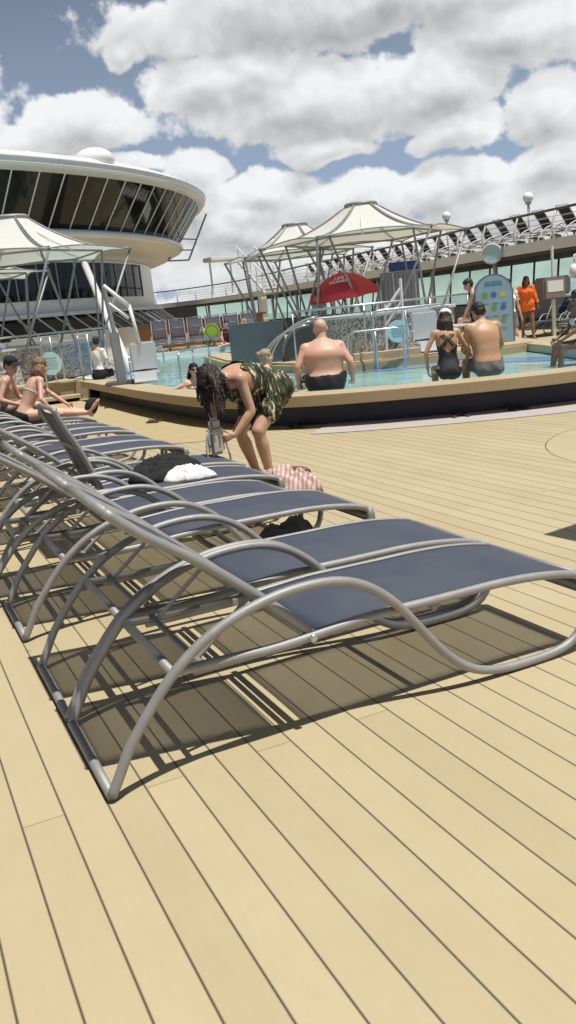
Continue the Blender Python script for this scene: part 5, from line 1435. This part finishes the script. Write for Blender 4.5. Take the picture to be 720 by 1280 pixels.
# cumulus: soft ellipses of azimuth and elevation broken up by noise
BL = [(440, 2, 330, 40), (640, 40, 120, 50), (385, 125, 185, 50), (262, 105, 72, 44), (325, 84, 78, 38), (550, 105, 95, 44), (100, 150, 92, 34), (10, 172, 55, 26), (157, 62, 26, 20),
      (400, 186, 62, 18), (572, 165, 55, 26), (695, 140, 62, 42), (245, 212, 45, 26), (330, 240, 70, 30), (300, 285, 90, 34), (440, 252, 105, 36), (560, 232, 85, 32), (690, 208, 60, 28), (640, 264, 125, 32),
      (450, 315, 300, 40), (500, 385, 620, 58), (-100, 440, 400, 60), (240, 255, 50, 42), (110, 208, 110, 18), (-120, 150, 130, 80), (-300, 240, 200, 120), (900, 120, 160, 120), (1100, 220, 220, 140)]
P_ = dict(f=1090., pit=.228320645, rol=-.10442107)
def azel(x, y):
    u, v = x - 360, 640 - y; cr, sr = math.cos(P_['rol']), math.sin(P_['rol']); cp, sp = math.cos(P_['pit']), math.sin(P_['pit'])
    u, v = u * cr - v * sr, u * sr + v * cr; d = (u, P_['f'] * cp + v * sp, -P_['f'] * sp + v * cp)
    return math.atan2(d[0], d[1]), math.atan2(d[2], math.hypot(d[0], d[1]))
BL = [azel(x, y) + (rx / 1090., ry / 1090.) for x, y, rx, ry in BL]
g = bpy.data.node_groups.new('cloud_cover', 'ShaderNodeTree')
g.interface.new_socket('Vector', in_out='INPUT', socket_type='NodeSocketVector'); g.interface.new_socket('Cover', in_out='OUTPUT', socket_type='NodeSocketFloat')
gi = g.nodes.new('NodeGroupInput'); go = g.nodes.new('NodeGroupOutput')
wz = N(g, 'ShaderNodeTexNoise', Scale=11., Detail=2.); g.links.new(gi.outputs[0], wz.inputs['Vector'])
wv = g.nodes.new('ShaderNodeVectorMath'); wv.operation = 'SUBTRACT'; g.links.new(wz.outputs['Color'], wv.inputs[0]); wv.inputs[1].default_value = (.5, .5, .5)
ws = g.nodes.new('ShaderNodeVectorMath'); ws.operation = 'SCALE'; g.links.new(wv.outputs[0], ws.inputs[0]); ws.inputs['Scale'].default_value = .055
wa = g.nodes.new('ShaderNodeVectorMath'); wa.operation = 'ADD'; g.links.new(gi.outputs[0], wa.inputs[0]); g.links.new(ws.outputs[0], wa.inputs[1])
acc = None
for az, el, rx, ry in BL:
    s1 = g.nodes.new('ShaderNodeVectorMath'); s1.operation = 'SUBTRACT'; g.links.new(wa.outputs[0], s1.inputs[0]); s1.inputs[1].default_value = (az, el, 0)
    s2 = g.nodes.new('ShaderNodeVectorMath'); s2.operation = 'MULTIPLY'; g.links.new(s1.outputs[0], s2.inputs[0]); s2.inputs[1].default_value = (1 / rx, 1 / ry, 0)
    s3 = g.nodes.new('ShaderNodeVectorMath'); s3.operation = 'LENGTH'; g.links.new(s2.outputs[0], s3.inputs[0])
    v = math_n(g, 'SUBTRACT', 1., s3.outputs['Value'])
    acc = v if acc is None else math_n(g, 'SMOOTH_MAX', acc, v, .12)
acc = math_n(g, 'MAXIMUM', acc, -.9)
n1 = N(g, 'ShaderNodeTexNoise', Scale=26., Detail=10., Roughness=.60); g.links.new(gi.outputs[0], n1.inputs['Vector'])
cov = math_n(g, 'ADD', acc, math_n(g, 'MULTIPLY', math_n(g, 'SUBTRACT', n1.outputs[0], .50), 1.05))
g.links.new(cov, go.inputs[0])
tc = nt.nodes.new('ShaderNodeTexCoord')
vr = nt.nodes.new('ShaderNodeVectorRotate'); vr.rotation_type = 'Z_AXIS'; nt.links.new(tc.outputs['Generated'], vr.inputs['Vector']); vr.inputs['Angle'].default_value = math.radians(24.077)
sx = nt.nodes.new('ShaderNodeSeparateXYZ'); nt.links.new(vr.outputs[0], sx.inputs[0])
az = math_n(nt, 'ARCTAN2', sx.outputs[0], sx.outputs[1]); el = math_n(nt, 'ARCSINE', sx.outputs[2])
cb = nt.nodes.new('ShaderNodeCombineXYZ'); nt.links.new(az, cb.inputs[0]); nt.links.new(el, cb.inputs[1])
g1 = nt.nodes.new('ShaderNodeGroup'); g1.node_tree = g; nt.links.new(cb.outputs[0], g1.inputs[0])
alpha = nt.nodes.new('ShaderNodeMapRange'); alpha.interpolation_type = 'SMOOTHSTEP'; nt.links.new(g1.outputs[0], alpha.inputs[0]); alpha.inputs[1].default_value = -.04; alpha.inputs[2].default_value = .16
# outside the mapped part of the sky the cloud layer thins out overhead
# shading: broad relief from a smooth copy of the cover, fine relief from the detailed one, bright thin edges
gs = g.copy(); gs.name = 'cloud_cover_smooth'
for q in gs.nodes:
    if q.type == 'TEX_NOISE' and q.inputs['Detail'].default_value > 5: q.inputs['Detail'].default_value = 2.2; q.inputs['Scale'].default_value = 20.
def cover_at(tree, dx, dy):
    v = nt.nodes.new('ShaderNodeVectorMath'); v.operation = 'ADD'; nt.links.new(cb.outputs[0], v.inputs[0]); v.inputs[1].default_value = (dx, dy, 0)
    q = nt.nodes.new('ShaderNodeGroup'); q.node_tree = tree; nt.links.new(v.outputs[0], q.inputs[0]); return q.outputs[0]
broad = math_n(nt, 'SUBTRACT', cover_at(gs, 0, 0), cover_at(gs, .010, .026))
fine = math_n(nt, 'SUBTRACT', g1.outputs[0], cover_at(g, .003, .007))
rim = nt.nodes.new('ShaderNodeMapRange'); rim.interpolation_type = 'SMOOTHSTEP'; nt.links.new(g1.outputs[0], rim.inputs[0]); rim.inputs[1].default_value = .05; rim.inputs[2].default_value = .50; rim.inputs[3].default_value = .22; rim.inputs[4].default_value = 0.
body = nt.nodes.new('ShaderNodeMapRange'); nt.links.new(cover_at(gs, 0, 0), body.inputs[0]); body.inputs[1].default_value = .35; body.inputs[2].default_value = 1.1; body.inputs[3].default_value = 0.; body.inputs[4].default_value = .22
hi_el = nt.nodes.new('ShaderNodeMapRange'); nt.links.new(el, hi_el.inputs[0]); hi_el.inputs[1].default_value = .245; hi_el.inputs[2].default_value = .32; hi_el.inputs[3].default_value = 0.; hi_el.inputs[4].default_value = .34
lit2 = math_n(nt, 'MULTIPLY_ADD', math_n(nt, 'MAXIMUM', math_n(nt, 'MINIMUM', broad, .5), -.5), .62, .66)
lit2 = math_n(nt, 'MULTIPLY_ADD', math_n(nt, 'MAXIMUM', fine, -.4), .55, lit2)
lit2 = math_n(nt, 'ADD', lit2, rim.outputs[0]); lit2 = math_n(nt, 'SUBTRACT', lit2, body.outputs[0]); lit2 = math_n(nt, 'SUBTRACT', lit2, hi_el.outputs[0], clamp=True)
cc = nt.nodes.new('ShaderNodeValToRGB'); nt.links.new(lit2, cc.inputs[0])
cc.color_ramp.elements[0].position = 0.; cc.color_ramp.elements[0].color = (.33, .345, .37, 1)
cc.color_ramp.elements[1].position = 1.; cc.color_ramp.elements[1].color = (.86, .87, .88, 1)
e = cc.color_ramp.elements.new(.45); e.color = (.55, .56, .57, 1)
sc_ = nt.nodes.new('ShaderNodeVectorMath'); sc_.operation = 'SCALE'; nt.links.new(cc.outputs[0], sc_.inputs[0]); sc_.inputs['Scale'].default_value = 1 / .075
# thin haze low in the sky lifts the blue between the clouds
hz = nt.nodes.new('ShaderNodeMapRange'); nt.links.new(el, hz.inputs[0]); hz.inputs[1].default_value = .05; hz.inputs[2].default_value = .42; hz.inputs[3].default_value = .72; hz.inputs[4].default_value = 0.
bg2 = nt.nodes.new('ShaderNodeBackground'); bg2.inputs[1].default_value = .075; nt.links.new(sc_.outputs[0], bg2.inputs[0])
mx = nt.nodes.new('ShaderNodeMixShader'); nt.links.new(alpha.outputs[0], mx.inputs[0]); bgh = nt.nodes.new('ShaderNodeBackground'); bgh.inputs[0].default_value = (.40, .53, .76, 1); bgh.inputs[1].default_value = 1.; mh = nt.nodes.new('ShaderNodeMixShader'); nt.links.new(hz.outputs[0], mh.inputs[0]); nt.links.new(bg1.outputs[0], mh.inputs[1]); nt.links.new(bgh.outputs[0], mh.inputs[2]); nt.links.new(mh.outputs[0], mx.inputs[1]); nt.links.new(bg2.outputs[0], mx.inputs[2])
nt.links.new(mx.outputs[0], out.inputs[0])

SC.view_settings.view_transform = 'Standard'; SC.view_settings.look = 'None'; SC.view_settings.exposure = .07; SC.view_settings.gamma = 1.
SC.cycles.max_bounces = 8; SC.cycles.transparent_max_bounces = 12; SC.cycles.caustics_reflective = False; SC.cycles.caustics_refractive = False
SC.cycles.use_denoising = True
